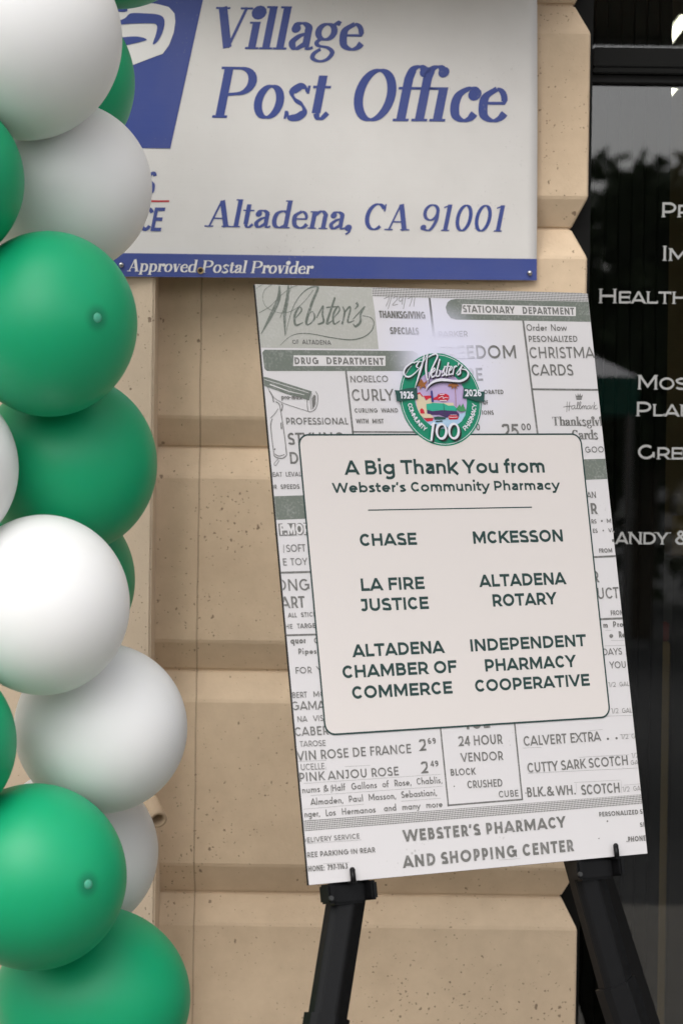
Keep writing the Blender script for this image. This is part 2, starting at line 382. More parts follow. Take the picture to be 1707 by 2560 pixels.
        if c == 'o': W = Wo; S = [ring]; sb = (.04, .04)
        elif c == 'b': W = Wo; S = [ring, [(h, 0), (h, a)]]; sb = (.08, .04)
        elif c == 'd': W = Wo; S = [ring, [(W-h, 0), (W-h, a)]]; sb = (.04, .08)
        elif c == 'p': W = Wo; S = [ring, [(h, -.3), (h, X)]]; sb = (.08, .04)
        elif c == 'q': W = Wo; S = [ring, [(W-h, -.3), (W-h, X)]]; sb = (.04, .08)
        elif c == 'g': W = Wo; S = [ring, [(W-h, X), (W-h, -.02)] + arc(W/2, -.04, W/2-h, .26-h*.4, 0, -140)]; sb = (.04, .08)
        elif c == 'a' and one_a: W = Wo; S = [ring, [(W-h, 0), (W-h, X)]]; sb = (.04, .08)
        elif c == 'a': W = X*.80; S = [catmull([(h*.9, X*.84), (W*.45, X-h), (W-h*1.25, X*.80), (W-h, X*.58)], 5) + [(W-h, 0)], catmull([(W-h, X*.56), (W*.5, X*.56), (h, X*.29), (W*.42, h*.95), (W-h, X*.24)], 5)]; sb = (.05, .07)
        elif c == 'c': W = Wo*.88; S = [arc(Wo/2, r, Wo/2-h, r-h, 50, 310)]; sb = (.04, .02)
        elif c == 'e': W = Wo; S = [[(h, r), (W-h, r)] + arc(W/2, r, W/2-h, r-h, 8, 318)]; sb = (.04, .04)
        elif c == 'f': W = .40; S = [[(W*.42, 0), (W*.42, .80)] + arc(W*.42+.2, .80, .2, a-h-.80, 180, 88, 5), [(0, X-h), (W*.95, X-h)]]; sb = (.01, .0)
        elif c == 'h': W = Wn; S = [[(h, 0), (h, a)], arch]; sb = (.08, .07)
        elif c == 'n': W = Wn; S = [[(h, 0), (h, X)], arch]; sb = (.08, .07)
        elif c == 'm': W = Wn*1.82-w*.82; S = [[(h, 0), (h, X)], arch, [(x+Wn-w+ (W-2*Wn+w), y) for x, y in arch]]; sb = (.08, .07)
        elif c == 'r': W = X*.50; S = [[(h, 0), (h, X)], [(h, X*.5)] + arc(W*.95, X*.5, W*.95-h, X*.5-h, 180, 95)]; sb = (.08, .0)
        elif c == 'u': W = Wn; S = [[(W-h, X), (W-h, 0)], [(W-x, X-y) for x, y in arch]]; sb = (.07, .08)
        elif c == 'i': W = w; S = [[(h, 0), (h, X)], [(h, X+.17), (h, X+.17+w*1.15)]]; S[1] = (S[1], w*1.15); sb = (.09, .09); clip = (-.4, 1.3)
        elif c == 'l': W = w; S = [[(h, 0), (h, a)]]
        elif c == 't': W = .42; S = [[(W*.38, X+.2), (W*.38, .22)] + arc(W*.38+.17, .20, .17, .20-h, 180, 285, 6), [(0, X-h), (W*.95, X-h)]]; sb = (.01, .02)
        elif c == 'k': W = X*.86; S = [[(h, 0), (h, a)], [(h, X*.30), (W-h+.1, X+.08)], [(W*.38, X*.5), (W-h*.6+.05, -.06)]]; S = [(s_, None) for s_ in S]; sb = (.08, 0)
        elif c == 's': W = X*.74; S = [catmull([(W-h, X*.83), (W*.5, X-h), (h, X*.74), (W*.5, X*.51), (W-h, X*.27), (W*.5, h), (h*.5, X*.15)], 5)]; sb = (.03, .03)
        elif c == 'v': W = X*.9; S = [[(h*.6-.1, X*1.25), (W/2, w*.15), (W-h*.6+.1, X*1.25)]]; clip = (0, X); sb = (0, 0)
        elif c == 'w': W = X*1.5; S = [[(h*.6-.03, X*1.2), (W*.27, w*.15), (W*.5, X-w*.1), (W*.73, w*.15), (W-h*.6+.03, X*1.2)]]; clip = (0, X); sb = (0, 0)
        elif c == 'y': W = X*.9; S = [[(h*.6-.1, X*1.25), (W/2, w*.15)], [(W-h*.6+.1, X*1.25), (W*.5, 0), (W*.36, -.22), (W*.05, -.24)]]; clip = (-.4, X); sb = (0, 0)
        elif c == 'x': W = X*.8; S = [[(0, 0), (W, X)], [(0, X), (W, 0)]]; clip = (0, X)
        elif c == 'z': W = X*.8; S = [[(0, X-h), (W-h, X-h), (h, h), (W, h)]]
        else: W = .3
    return W, [s_ if isinstance(s_, tuple) else (s_, w) for s_ in S], sb, clip

# high-contrast roman capitals and lower case (sloped for the postal banner)
def serif(c, w):
    t = .050; h = w/2; X = .66; S = []; sb = (.05, .05); sf = .058
    def stem(x, y0, y1, lo=(1, 1), hi=(1, 1)):
        o = [([(x, y0), (x, y1)], w)]
        if lo: o.append(([(x-h-sf*lo[0], y0+t/2), (x+h+sf*lo[1], y0+t/2)], t))
        if hi: o.append(([(x-h-sf*hi[0], y1-t/2), (x+h+sf*hi[1], y1-t/2)], t))
        return o
    def nib(pts, a=w, b=t, ang=0):
        o = []
        for i in range(len(pts)):
            p, q = pts[max(i-1, 0)], pts[min(i+1, len(pts)-1)]
            d = Vector((q[0]-p[0], q[1]-p[1]))
            s_ = abs(math.sin(math.atan2(d.y, d.x)-R(ang))) if d.length > 0 else 0
            o.append(b+(a-b)*s_**1.25)
        return (pts, o)
    def dot(x, y, r): return ([(x-r*.02, y), (x, y)], r) if 0 else (arc(x, y, r/2, r/2, 0, 360, 12), r)
    if c == 'V': W = .78; S = [([(.14, 1.0), (.40, .03)], w*1.1), ([(.65, 1.0), (.41, .03)], t*1.3), ([(0, 1-t/2), (.30, 1-t/2)], t), ([(.52, 1-t/2), (.78, 1-t/2)], t)]; sb = (0, 0)
    elif c == 'A': W = .80; S = [([(.40, .98), (.66, 0)], w*1.1), ([(.385, .98), (.14, 0)], t*1.3), ([(.22, .32), (.58, .32)], t), ([(0, t/2), (.27, t/2)], t), ([(.52, t/2), (.82, t/2)], t)]; sb = (.02, .02)
    elif c == 'P': W = .72; S = stem(sf+h, 0, 1, (1, 1), (1, 0)) + [nib([(sf+h, 1-t/2), (.37, 1-t/2)] + arc(.37, .725, .35-h, .275-t/2, 90, -90) + [(sf+h, .45)])]; sb = (.02, .01)
    elif c == 'O': W = .74; S = [nib(arc(W/2, .5, W/2-h, .5-t/2, 0, 360, 36))]
    elif c == 'C': W = .66; S = [nib(arc(W/2+.03, .5, W/2-h+.03, .5-t/2, 40, 312, 28)), ([(W-.055, .98), (W-.055, .70)], t*1.2)]; sb = (.05, .04)
    elif c == 'T': W = .66; S = stem(W/2, 0, 1, (1, 1), None) + [([(0, 1-t/2), (W, 1-t/2)], t), ([(t/2, 1), (t/2, .74)], t), ([(W-t/2, 1), (W-t/2, .74)], t)]
    elif c == '9': W = .54; S = [nib(arc(W/2, .69, W/2-h*.8, .31-t/2, 0, 360, 28), w*.8), nib(catmull([(W-h*.85, .72), (W-h*.9, .36), (W*.6, .03), (W*.18, .06)], 8), w*.8), dot(.10, .12, .10)]
    elif c == '1': W = .38; S = stem(.20, 0, 1, (1, 1), None) + [([(.20, 1-t/2), (.02, .88)], t*1.1)]; sb = (.05, .05)
    elif c == '0': W = .54; S = [nib(arc(W/2, .5, W/2-h*.85, .5-t/2, 0, 360, 36), w*.85)]
    elif c == ',': W = .16; S = [dot(.08, .065, .115), nib(catmull([(.14, .07), (.13, -.08), (.03, -.18)], 6), w*.5)]; sb = (.04, .10)
    elif c == 'i': W = w+2*sf; S = stem(sf+h, 0, X, (1, 1), (1, 0)) + [dot(sf+h+.01, X+.22, w*.95)]; sb = (.02, .02)
    elif c == 'l': W = w+2*sf; S = stem(sf+h, 0, 1.04, (1, 1), (1, 0)); sb = (.02, .02)
    elif c == 'a': W = .52; S = [nib(catmull([(.08, X-.16), (.12, X-.05), (.24, X-t/2), (.35, X-.10), (.37, X-.2)], 6)), ([(.37, X-.18), (.37, .06)], w*.95), nib(catmull([(.37, .05), (.43, t/2), (.53, .06)], 5), w*.6), nib(catmull([(.37, X*.60), (.2, X*.50), (.075, X*.26), (.17, t/2), (.36, .16)], 8), w*.9), dot(.10, X-.15, .10)]; sb = (.03, .0)
    elif c == 'g': W = .50; S = [nib(arc(.23, .44, .21-h*.5, .21-t/2, 0, 360, 26), w*.85), ([(.34, .60), (.44, .66), (.5, .63)], [t, t*2, t*2]), nib(catmull([(.14, .27), (.07, .18), (.13, .10), (.32, .06), (.44, -.06), (.36, -.22), (.2, -.27), (.05, -.2), (.06, -.08), (.18, .02)], 7), w*.62, t)]; sb = (.03, .02)
    elif c == 'e': W = .50; S = [nib([(.09, .36), (.44, .36)] + arc(.265, .36, .18, X-.36-t/2, 0, 90, 8)[1:], w*.7), nib(catmull([(.265, X-t/2), (.10, .50), (.075, .33), (.13, .12), (.29, t/2), (.42, .07), (.49, .17)], 7))]; sb = (.04, .03)
    elif c == 'o': W = .57; S = [nib(arc(W/2, X/2, W/2-h*.95, X/2-t/2, 0, 360, 32), w*.95)]; sb = (.04, .04)
    elif c == 's': W = .46; S = [nib(catmull([(.37, X-.12), (.31, X-.04), (.21, X-t/2), (.08, X-.14), (.16, X*.58), (.31, X*.43), (.38, X*.24), (.31, .06), (.21, t/2), (.1, .04), (.04, .14)], 6), w*.95, t, 90+40), ([(.385, X), (.385, X-.16)], t), ([(.035, .0), (.035, .16)], t)]; sb = (.03, .03)
    elif c == 't': W = .36; S = [([(.15, X+.2), (.15, .12)], w), nib(catmull([(.15, .12), (.2, t*.6), (.28, t/2), (.37, .13)], 6), w*.7), ([(0, X-t/2), (.34, X-t/2)], t)]; sb = (.0, .02)
    elif c in 'fF': W = .36; S = stem(.15, 0, .84, (1, 1), None) + [nib(catmull([(.15, .82), (.20, 1.0), (.32, 1.05), (.42, .97)], 6)), dot(.42, .95, .10), ([(0, X-t/2), (.36, X-t/2)], t)]; sb = (.0, .0)
    elif c == 'c': W = .46; S = [nib(catmull([(.42, X-.12), (.36, X-.03), (.26, X-t/2), (.11, X-.14), (.07, X/2), (.12, .12), (.26, t/2), (.38, .06), (.45, .16)], 7)), dot(.39, X-.13, .12)]; sb = (.04, .03)
    elif c == 'd': W = .56; S = stem(.45, 0, 1.04, (0, 1), (1, 0)) + [nib(catmull([(.45, X-.10), (.3, X-t/2), (.12, X-.12), (.07, X/2-.02), (.12, .10), (.27, t/2), (.45, .12)], 7))]; sb = (.04, .02)
    elif c == 'n': W = .60; S = stem(sf+h, 0, X, (1, 1), (1, 0)) + stem(.48, 0, X*.7, (1, 1), None) + [nib(catmull([(sf+h, X-.17), (.28, X-.03), (.38, X-.01), (.48, X-.12), (.48, X*.68)], 7))]; sb = (.02, .02)
    elif c == 'h': W = .60; S = stem(sf+h, 0, 1.04, (1, 1), (1, 0)) + stem(.48, 0, X*.7, (1, 1), None) + [nib(catmull([(sf+h, X-.17), (.28, X-.03), (.38, X-.01), (.48, X-.12), (.48, X*.68)], 7))]; sb = (.02, .02)
    elif c == 'k': W = .60; S = stem(sf+h, 0, 1.04, (1, 1), (1, 0)) + [([(sf+h, .26), (.46, X)], t*1.3), ([(.25, .40), (.48, 0)], w), ([(.36, X-t/2), (.56, X-t/2)], t), ([(.36, t/2), (.62, t/2)], t)]; sb = (.02, .0)
    elif c == 'p': W = .58; S = stem(sf+h, -.26, X, (1, 1), (1, 0)) + [nib(catmull([(sf+h, X-.12), (.28, X-t/2), (.44, X-.12), (.50, X/2), (.45, .10), (.30, t/2), (sf+h, .10)], 7))]; sb = (.02, .04)
    elif c == 'r': W = .42; S = stem(sf+h, 0, X, (1, 1), (1, 0)) + [nib(catmull([(sf+h, X-.2), (.26, X-.06), (.36, X-.03), (.40, X-.09)], 6), w*.6), dot(.375, X-.10, .12)]; sb = (.02, .01)
    elif c == 'v': W = .52; S = [([(.10, X), (.27, .02)], w*1.05), ([(.42, X), (.28, .02)], t*1.3), ([(0, X-t/2), (.22, X-t/2)], t), ([(.33, X-t/2), (.52, X-t/2)], t)]; sb = (0, 0)
    elif c == '\u01c2':   # the ffi ligature's dotless i with its bar
        W = .30; S = stem(.14, 0, X, (1, 1), None) + [([(-.12, X-t/2), (.14+h, X-t/2)], t)]; sb = (0, .02)
    else: W = .3
    return W, S, sb, (-2, 3)

def text(sheet, s, vw, x0, y0, x1, y1, cap, font='fut', wt=.12, slant=0.0, vw1=None, space=.30, track=0.0, track_min=None):
    """sets s with its baseline from (x0,y0) to (x1,y1) in the measuring window(s); cap = capital height in window pixels"""
    p = sheet.p
    a, b = p.loc(*uv(vw, x0, y0)), p.loc(*uv(vw1 or vw, x1, y1))
    top = p.loc(*uv(vw, x0, y0-cap))
    H = (top-a).length
    items, adv = [], 0.0
    first = True
    for c in s:
        if c == ' ': adv += space; continue
        if font == 'serif': g = serif(c, wt)
        elif font == 'cop': g = sans(c.upper(), wt, COP, .7, False)
        else: g = sans(c, wt, MONT if font == 'mont' else FUT, .74 if font == 'mont' else .62, font == 'fut')
        k = .84 if (font == 'cop' and c.islower()) else 1.0
        W, S, sb, clip = g
        if first: sb = (0, sb[1]); first = False
        if font == 'mont': sb = (sb[0]*.5, sb[1]*.5 if sb[1] > 0 else sb[1])
        adv += (sb[0]+track)*k
        items.append((adv, W, S, clip, k)); adv += (W+sb[1])*k
    adv -= sb[1]*k
    kx = (b.x-a.x)/(adv*H)
    dz = (b.y-a.y)/max(b.x-a.x, 1e-6) if abs(b.y-a.y) < .1*abs(b.x-a.x) and font != 'mont' else 0
    for x, W, S, clip, k in items:
        quads = []
        for pts, wd in S:
            if wd is None: wd = wt
            # widths keep the pen constant while the skeleton is condensed or widened
            P = [((x+px*k)*kx, py*k) for px, py in pts]
            if isinstance(wd, (list, tuple)): WD = [q*k*(1+(kx-1)*.6) for q in wd]
            else: WD = [wd*(k*.5+.5)*(1 if font != 'serif' else (1+(kx-1)*.6) if wd > .06 else 1)]*len(P)
            quads += stroke_quads(P, WD)
            if font == 'cop' and P[0] != P[-1]:
                for e, f_ in ((P[0], P[1]), (P[-1], P[-2])):
                    if 0.02 < e[1] < k-.02 and abs(e[0]-f_[0]) > 1e-4: pass
                    dd = Vector((e[0]-f_[0], e[1]-f_[1])).normalized()
                    nn = Vector((-dd.y, dd.x)); ee = Vector((min(max(e[0], -1), 99), min(max(e[1], 0), k)))
                    horiz = abs(dd.y) > .5
                    ax_ = Vector((1, 0)) if horiz else Vector((0, 1))
                    ed = Vector((0, 1 if e[1] > .5*k else -1)) if horiz else Vector((1 if dd.x > 0 else -1, 0))
                    if horiz and not (e[1] <= .01 or e[1] >= k-.01): continue
                    if not horiz and (e[1] < wt or e[1] > k-wt or 1) and not (e[0] > (x+W*k*.5)*kx): continue
                    q0, q1 = ee-ax_*(wt*.92), ee+ax_*(wt*.92)
                    quads.append([q0, q1, q1-ed*.055, q0-ed*.055])
        quads = clip_box([[Vector(q) for q in qd] for qd in quads], y0=clip[0]*k, y1=clip[1]*k)
        out = []
        for qd in quads:
            out.append([Vector((a.x+(q.x+slant*q.y)*H, a.y+q.y*H+dz*q.x*H)) for q in qd])
        sheet.add(out)
# ================================================================== BUILDING
S1, S2 = (0.53, 0.398, 0.27), (0.70, 0.54, 0.375)
wallP = Plane((0, 0, 0), (1, 0, 0), (0, 0, 1))
seam_x = at(502, 900, 0).x
M_stone = stone_mat('painted_stone', S1, S2, seam_x)
M_stone2 = stone_mat('painted_stone_pilaster', (0.54, 0.425, 0.31), (0.64, 0.51, 0.375))

# rusticated wall: block courses with bevelled joints, the bevel also turns the end of each block
JZ = [at(1400, v, 0).z for v in (5, 568, 1131, 1689, 2248)]
pitch = (JZ[0]-JZ[-1])/4
XL, XR = -1.6, at(1466, 700, 0).x
joints = sorted([JZ[0]-pitch*k for k in range(-5, 8) if -0.1 < JZ[0]-pitch*k < 4.4])
prof = []
BV, DP = 0.057, 0.030
for j in joints:
    prof += [(j-BV, 0.0), (j-BV+.006, .002), (j-.0035, DP-.001), (j-.0015, DP+.003), (j+.0015, DP+.003), (j+.0035, DP-.001), (j+BV-.006, .002), (j+BV, 0.0)]
prof = [(max(z, -.05), d) for z, d in prof]
xs = [XL + (XR-XL)*k/60 for k in range(61)]
V, F = [], []
nr = 63
for z, d in prof:
    for i, x in enumerate(xs[:-1]): V.append((x, d+0.0008*math.sin(x*31+z*9)*math.sin(z*17), z))
    V.append((XR-d*.9-.003, d, z)); V.append((XR-d*.9, d+.004, z)); V.append((XR-d*.9, 0.11, z))
for r in range(len(prof)-1):
    for c in range(nr-1):
        a = r*nr+c; F.append((a, a+1, a+nr+1, a+nr))
wall = mesh_obj('stone_wall', V, F, M_stone)
tag(wall, 'tan painted stone block wall with bevelled courses behind the banner and poster', 'wall', kind='structure')

# flat pilaster standing 10 cm proud of the wall at the left
bm = bmesh.new()
px = at(386, 900, -.1).x
zh = at(400, 2030, -.1).z
box(bm, (-1.9, -.10, zh), (px, .02, 4.2), bevel=.004)
box(bm, (-1.9, -.11, -.02), (px+.014, .02, zh-.002), bevel=.004)
pil = bm_obj('stone_pilaster', bm, M_stone2)
tag(pil, 'flat pale tan stone pilaster running up behind the balloon column', 'pilaster')

# short drain spout poking out beside the pilaster
bm = bmesh.new()
M_spout = rough_mat('spout_paint', (.52, .40, .27), (.42, .30, .20), 20, .6, .2)
pts = [(357, 1975, -.10), (366, 1993, -.125), (378, 2012, -.140), (389, 2034, -.150), (396, 2050, -.168)]
P3 = [at(*p) for p in pts]
rr = [.015, .016, .0165, .0165, .016]
ring_prev = None
for i, p in enumerate(P3):
    d = (P3[min(i+1, len(P3)-1)]-P3[max(i-1, 0)]).normalized(); q = d.to_track_quat('Z', 'Y')
    ring = [bm.verts.new(p + q @ Vector((rr[i]*math.cos(k*math.pi/9), rr[i]*math.sin(k*math.pi/9), 0))) for k in range(18)]
    if ring_prev:
        for k in range(18): bm.faces.new((ring_prev[k], ring_prev[(k+1) % 18], ring[(k+1) % 18], ring[k]))
    ring_prev = ring
inner = [bm.verts.new(v.co + (P3[-1]-v.co)*.3) for v in ring_prev]
deep = [bm.verts.new(v.co - (P3[-1]-P3[-2]).normalized()*.05) for v in inner]
for k in range(18):
    bm.faces.new((ring_prev[k], ring_prev[(k+1) % 18], inner[(k+1) % 18], inner[k]))
    bm.faces.new((inner[k], inner[(k+1) % 18], deep[(k+1) % 18], deep[k]))
bm.faces.new(deep)
sp = empty('drain_spout', P3[0])
def child(o, par):
    o.parent = par; o.matrix_parent_inverse = Matrix.Translation(-par.location); return o
s1 = child(bm_obj('pipe', bm, M_spout, smooth=True), sp)
bm = bmesh.new(); tube(bm, at(350, 1966, -.1), at(360, 1980, -.104), .0215, .0205, 18)
child(bm_obj('collar', bm, M_spout, smooth=False), sp)
tag(sp, 'short bent drain spout painted tan poking from the pilaster edge', 'drain spout')

# dark storefront: frame, panes, black panel and dim room behind
M_frame = mat('black_frame', (.005, .005, .0045), .4, .12)
M_glass = bpy.data.materials.new('window_glass'); M_glass.use_nodes = True
m = M_glass; nt = m.node_tree; nt.nodes.clear()
out = N(m, 'ShaderNodeOutputMaterial'); mx = N(m, 'ShaderNodeMixShader'); tr = N(m, 'ShaderNodeBsdfTransparent'); gl = N(m, 'ShaderNodeBsdfGlossy')
tr.inputs[0].default_value = (.62, .64, .60, 1); gl.inputs['Roughness'].default_value = 0.0; gl.inputs['Color'].default_value = (.97, .96, 1, 1)
fr = N(m, 'ShaderNodeFresnel'); fr.inputs[0].default_value = 1.45
f2 = math_n(m, 'MULTIPLY', fr.outputs[0], 2.3, clamp=True)
tc = N(m, 'ShaderNodeTexCoord').outputs['Object']
mp = N(m, 'ShaderNodeMapping'); lk(m, tc, mp.inputs[0]); mp.inputs['Scale'].default_value = (2, 1, 1)
nz = noise(m, mp.outputs[0], 3, 2); bp = N(m, 'ShaderNodeBump'); bp.inputs['Strength'].default_value = .01; bp.inputs['Distance'].default_value = .001
lk(m, f2, mx.inputs[0]); lk(m, tr.outputs[0], mx.inputs[1]); lk(m, gl.outputs[0], mx.inputs[2]); lk(m, mx.outputs[0], out.inputs[0])
GY = .085
win = empty('storefront_window', (1.2, GY, 0))
def wbox(name, lo, hi, mt, bev=.002):
    bm = bmesh.new(); box(bm, lo, hi, bevel=bev); return child(bm_obj(name, bm, mt), win)
xg = at(1469, 700, GY).x                    # glass starts about where the stone ends
zt, zb_ = at(1600, 121, GY-.03).z, at(1600, 200, GY-.03).z
wbox('frame', (XR-.09, .055, 0), (xg, .135, 3.3), M_frame)
wbox('sill', (xg, .04, 0), (3.4, .135, .22), M_frame)
wbox('head', (XR-.09, .055, 3.2), (3.4, .135, 3.34), M_frame)
zm = zb_+(zt-zb_)*.36
tr_ = wbox('transom_bar', (xg, .045, zb_+(zt-zb_)*.18), (3.4, .13, zm), M_frame)
wbox('transom_bar', (xg, .045, zm+.0012), (3.4, .13, zt), M_frame)
wbox('glazing_bead', (xg, .06, zb_-.004), (3.4, .13, zb_+(zt-zb_)*.18-.001), mat('black_rubber', (.004, .004, .004), .6, .3), .001)
wbox('mullion', (2.3, .05, .22), (2.37, .132, 3.2), M_frame)
g = wbox('pane', (xg, GY, .22), (3.4, GY+.006, zb_), M_glass, 0)
g = wbox('pane', (xg, GY, zt), (3.4, GY+.006, 3.2), M_glass, 0)
# window lettering
glassP = Plane((0, GY-.001, 0), (1, 0, 0), (0, 0, 1))
M_vinyl = mat('pale_vinyl', (.36, .36, .35), .55, .3)
def wtext(s, *a, **k):
    sh = Sheet(glassP, .0006); text(sh, s, *a, font='cop', wt=k.pop('wt', .155), **k)
    o = sh.build('lettering', M_vinyl, None); o.location = glassP.o
    child(o, win); return o
wtext('Pr', 'B', 1470, 998, 1602, 999, 68)
wtext('Im', 'B', 1475, 1198, 1585, 1199, 68)
wtext('Health', 'N', 300, 365, 976, 371, 112)
wtext('Mos', 'N', 600, 1032, 980, 1036, 112)
wtext('Plan', 'N', 588, 1239, 1040, 1244, 112)
wtext('Gre', 'N', 597, 1571, 947, 1575, 112)
wtext('Candy', 'N', 318, 2226, 832, 2233, 112)
wtext('&', 'N', 885, 2234, 985, 2236, 112)
tag(win, 'dark storefront window with pale lettering and black metal frame right of the stone wall', 'window')

# black grooved display panel just behind the glass
xe = at(1667, 1000, .15).x
M_panel = mat('black_panel', (.008, .008, .008), .5, .3)
bm = bmesh.new()
n = 9; x0 = XR-.05
for k in range(n):
    a, b = x0+(xe-x0)*k/n, x0+(xe-x0)*(k+1)/n
    box(bm, (a+.0012, .15, .05), (b-.0012, .175, 3.2), bevel=.0015)
box(bm, (x0, .1755, .05), (xe-.001, .19, 3.2))
pn = bm_obj('partition', bm, M_panel)
tag(pn, 'tall black board partition standing just inside the shop window', 'partition')

# room behind
M_in = rough_mat('room_paint', (.36, .28, .17), (.30, .23, .14), 3, .7, .1)
bm = bmesh.new()
for lo, hi in (((xe-.3, 7.4, 0), (6, 7.5, 3.2)), ((5.9, .2, 0), (6, 7.4, 3.2)), ((-1.6, .3, 0), (-1.5, 7.4, 3.2)), ((-1.6, .2, 3.2), (6, 7.5, 3.3))):
    box(bm, lo, hi)
room = bm_obj('shop_interior', bm, M_in); tag(room, 'dim tan walls and ceiling of the shop room seen through the glass', 'room', kind='structure')
# dark counter with a pale wooden post at its end, a red box on the post and goods on the counter
xa, xb = at(1646, 2000, .45).x, at(1671, 2000, .45).x
ztop, zpost = at(1690, 1395, .45).z, at(1660, 1606, .45).z
cab = empty('shop_counter', (xb+.3, .6, 0))
bm = bmesh.new(); box(bm, (xb+.001, .45, .005), (xb+1.4, .95, ztop-.026), bevel=.004); child(bm_obj('cabinet', bm, mat('counter_black', (.012, .011, .010), .5)), cab)
bm = bmesh.new(); box(bm, (xb-.006, .44, ztop-.025), (xb+1.42, .97, ztop), bevel=.004); child(bm_obj('counter_top', bm, mat('counter_top_dark', (.05, .045, .035), .4)), cab)
bm = bmesh.new(); box(bm, (xa-.05, .46, .005), (xb-.001, .50, zpost), bevel=.003); child(bm_obj('post', bm, rough_mat('post_wood', (.68, .42, .20), (.58, .46, .30), 2.2, .6)), cab)
tag(cab, 'dark shop counter with a pale wooden end post right of the black partition', 'counter')
bm = bmesh.new(); z1_ = at(1664, 1556, .46).z; box(bm, (xa-.02, .462, zpost+.001), (xb-.003, .498, z1_), bevel=.003)
tag(bm_obj('red_box', bm, mat('red_card', (.40, .05, .035), .5)), 'small dark red box standing on the wooden post inside the window', 'box')
for k, (u0, u1, v0, v1, c, lb) in enumerate(((1678, 1740, 1290, 1392, (.42, .26, .08), 'amber box standing on the shop counter inside the window'), (1690, 1736, 1238, 1289, (.34, .25, .16), 'pale brown box stacked on the amber box inside the window'))):
    bm = bmesh.new(); p0, p1 = at(u0, v1, .55), at(u1, v0, .55)
    zb0 = ztop+.001 if k == 0 else zl_+.001
    box(bm, (p0.x, .55, zb0), (p1.x, .68, p1.z), bevel=.003); zl_ = p1.z
    b_ = bm_obj('goods_box', bm, mat('box_card', c, .6)); tag(b_, lb, 'box')
# pendant lamps: two fluorescent tubes on the shop ceiling
M_lamp = bpy.data.materials.new('tube_glow'); M_lamp.use_nodes = True
em = M_lamp.node_tree.nodes['Principled BSDF']; em.inputs['Emission Color'].default_value = (1, .95, .82, 1); em.inputs['Emission Strength'].default_value = 14
M_white = mat('lamp_white', (.6, .6, .58), .5)
for k, (u, v, z, L, lb) in enumerate(((1712, 52, 2.95, 1.6, 'nearer lit ceiling strip lamp inside the shop, above the transom bar'), (1698, 205, 2.95, .8, 'farther lit ceiling strip lamp seen just under the transom bar'))):
    d = ray(u, v); t = (z-CAM.z)/d.z; p = CAM+d*t
    r0 = empty('strip_lamp', p)
    bm = bmesh.new(); box(bm, (p.x-.010, p.y-.0, p.z), (p.x+.010, min(p.y+L, 7.3), p.z+.014), bevel=.003); child(bm_obj('diffuser', bm, M_lamp), r0)
    bm = bmesh.new(); box(bm, (p.x-.02, p.y-.02, p.z+.015), (p.x+.02, min(p.y+L, 7.3)+.02, 3.199)); child(bm_obj('housing', bm, M_white), r0)
    tag(r0, lb, 'ceiling lamp')

def vx(u, s):                                # where a mirrored column of the photograph falls, s metres before the glass
    d = ray(u, 1200); return CAM.x + d.x/d.y*(4.9+GY+s)
def vz(v, s):
    d = ray(1550, v); return CAM.z + d.z/d.y*(4.9+GY+s)
# beam frame added out of view so the transom pane mirrors black
bm = bmesh.new()
fz = vz(104, 2.0)
box(bm, (-6, -1.99, fz), (9, -1.86, fz+.30), bevel=.01)
M_beam = rough_mat('beam_stain', (.035, .03, .025), (.05, .042, .035), 8, .6)
cn = empty('added_pergola', (0, -1, 0)); child(bm_obj('front_beam', bm, M_beam), cn)
for k in range(8):
    bm = bmesh.new(); box(bm, (-5.6+k*1.9, -1.859, fz+.10), (-5.52+k*1.9, -.001, fz+.26), bevel=.006); child(bm_obj('cross_beam', bm, M_beam), cn)
for k in (-5.9, 3.2, 8.8):
    bm = bmesh.new(); box(bm, (k, -1.985, 0), (k+.12, -1.865, fz-.001), bevel=.006); child(bm_obj('post', bm, M_beam), cn)
tag(cn, 'unseen dark timber frame added before the shop front to mirror black in the upper pane', 'added_pergola')
bm = bmesh.new()
box(bm, (-8, .3, 3.36), (10, 8, 6.5)); box(bm, (-8, .02, 3.36), (10, .29, 7)); box(bm, (-8, -.28, 2.40), (XR-.02, .0, 2.54), bevel=.01)  # last box: unseen ledge added to shade the top of the wall
up = bm_obj('upper_storey_shade_ledge', bm, M_stone2); tag(up, 'plain upper storey of the shop building and an added ledge that shades the wall top', 'building')

# ================================================================== GROUND AND STREET
M_conc = rough_mat('pavement_concrete', (.19, .178, .155), (.24, .225, .20), 4, .85, .3)
M_asph = rough_mat('asphalt', (.045, .045, .047), (.065, .064, .062), 6, .9, .4)
mesh_ = lambda nm, z, x0, x1, y0, y1, mt: mesh_obj(nm, [(x0, y0, z), (x1, y0, z), (x1, y1, z), (x0, y1, z)], [(0, 1, 2, 3)], mt)
tag(mesh_('ground', -.13, -300, 300, -300, 60, M_asph), 'dark asphalt ground running out past the street', 'ground', kind='structure')
bm = bmesh.new(); box(bm, (-40, -3.9, -.129), (40, 0.4, 0), bevel=.015)
tag(bm_obj('pavement', bm, M_conc), 'pale concrete pavement along the shop front', 'pavement', kind='structure')
tag(mesh_('shop_floor', .004, -1.6, 6, .4, 7.5, rough_mat('shop_floor_tile', (.09, .08, .07), (.12, .10, .09), 3, .4)), 'dark floor of the shop room', 'floor', kind='structure')

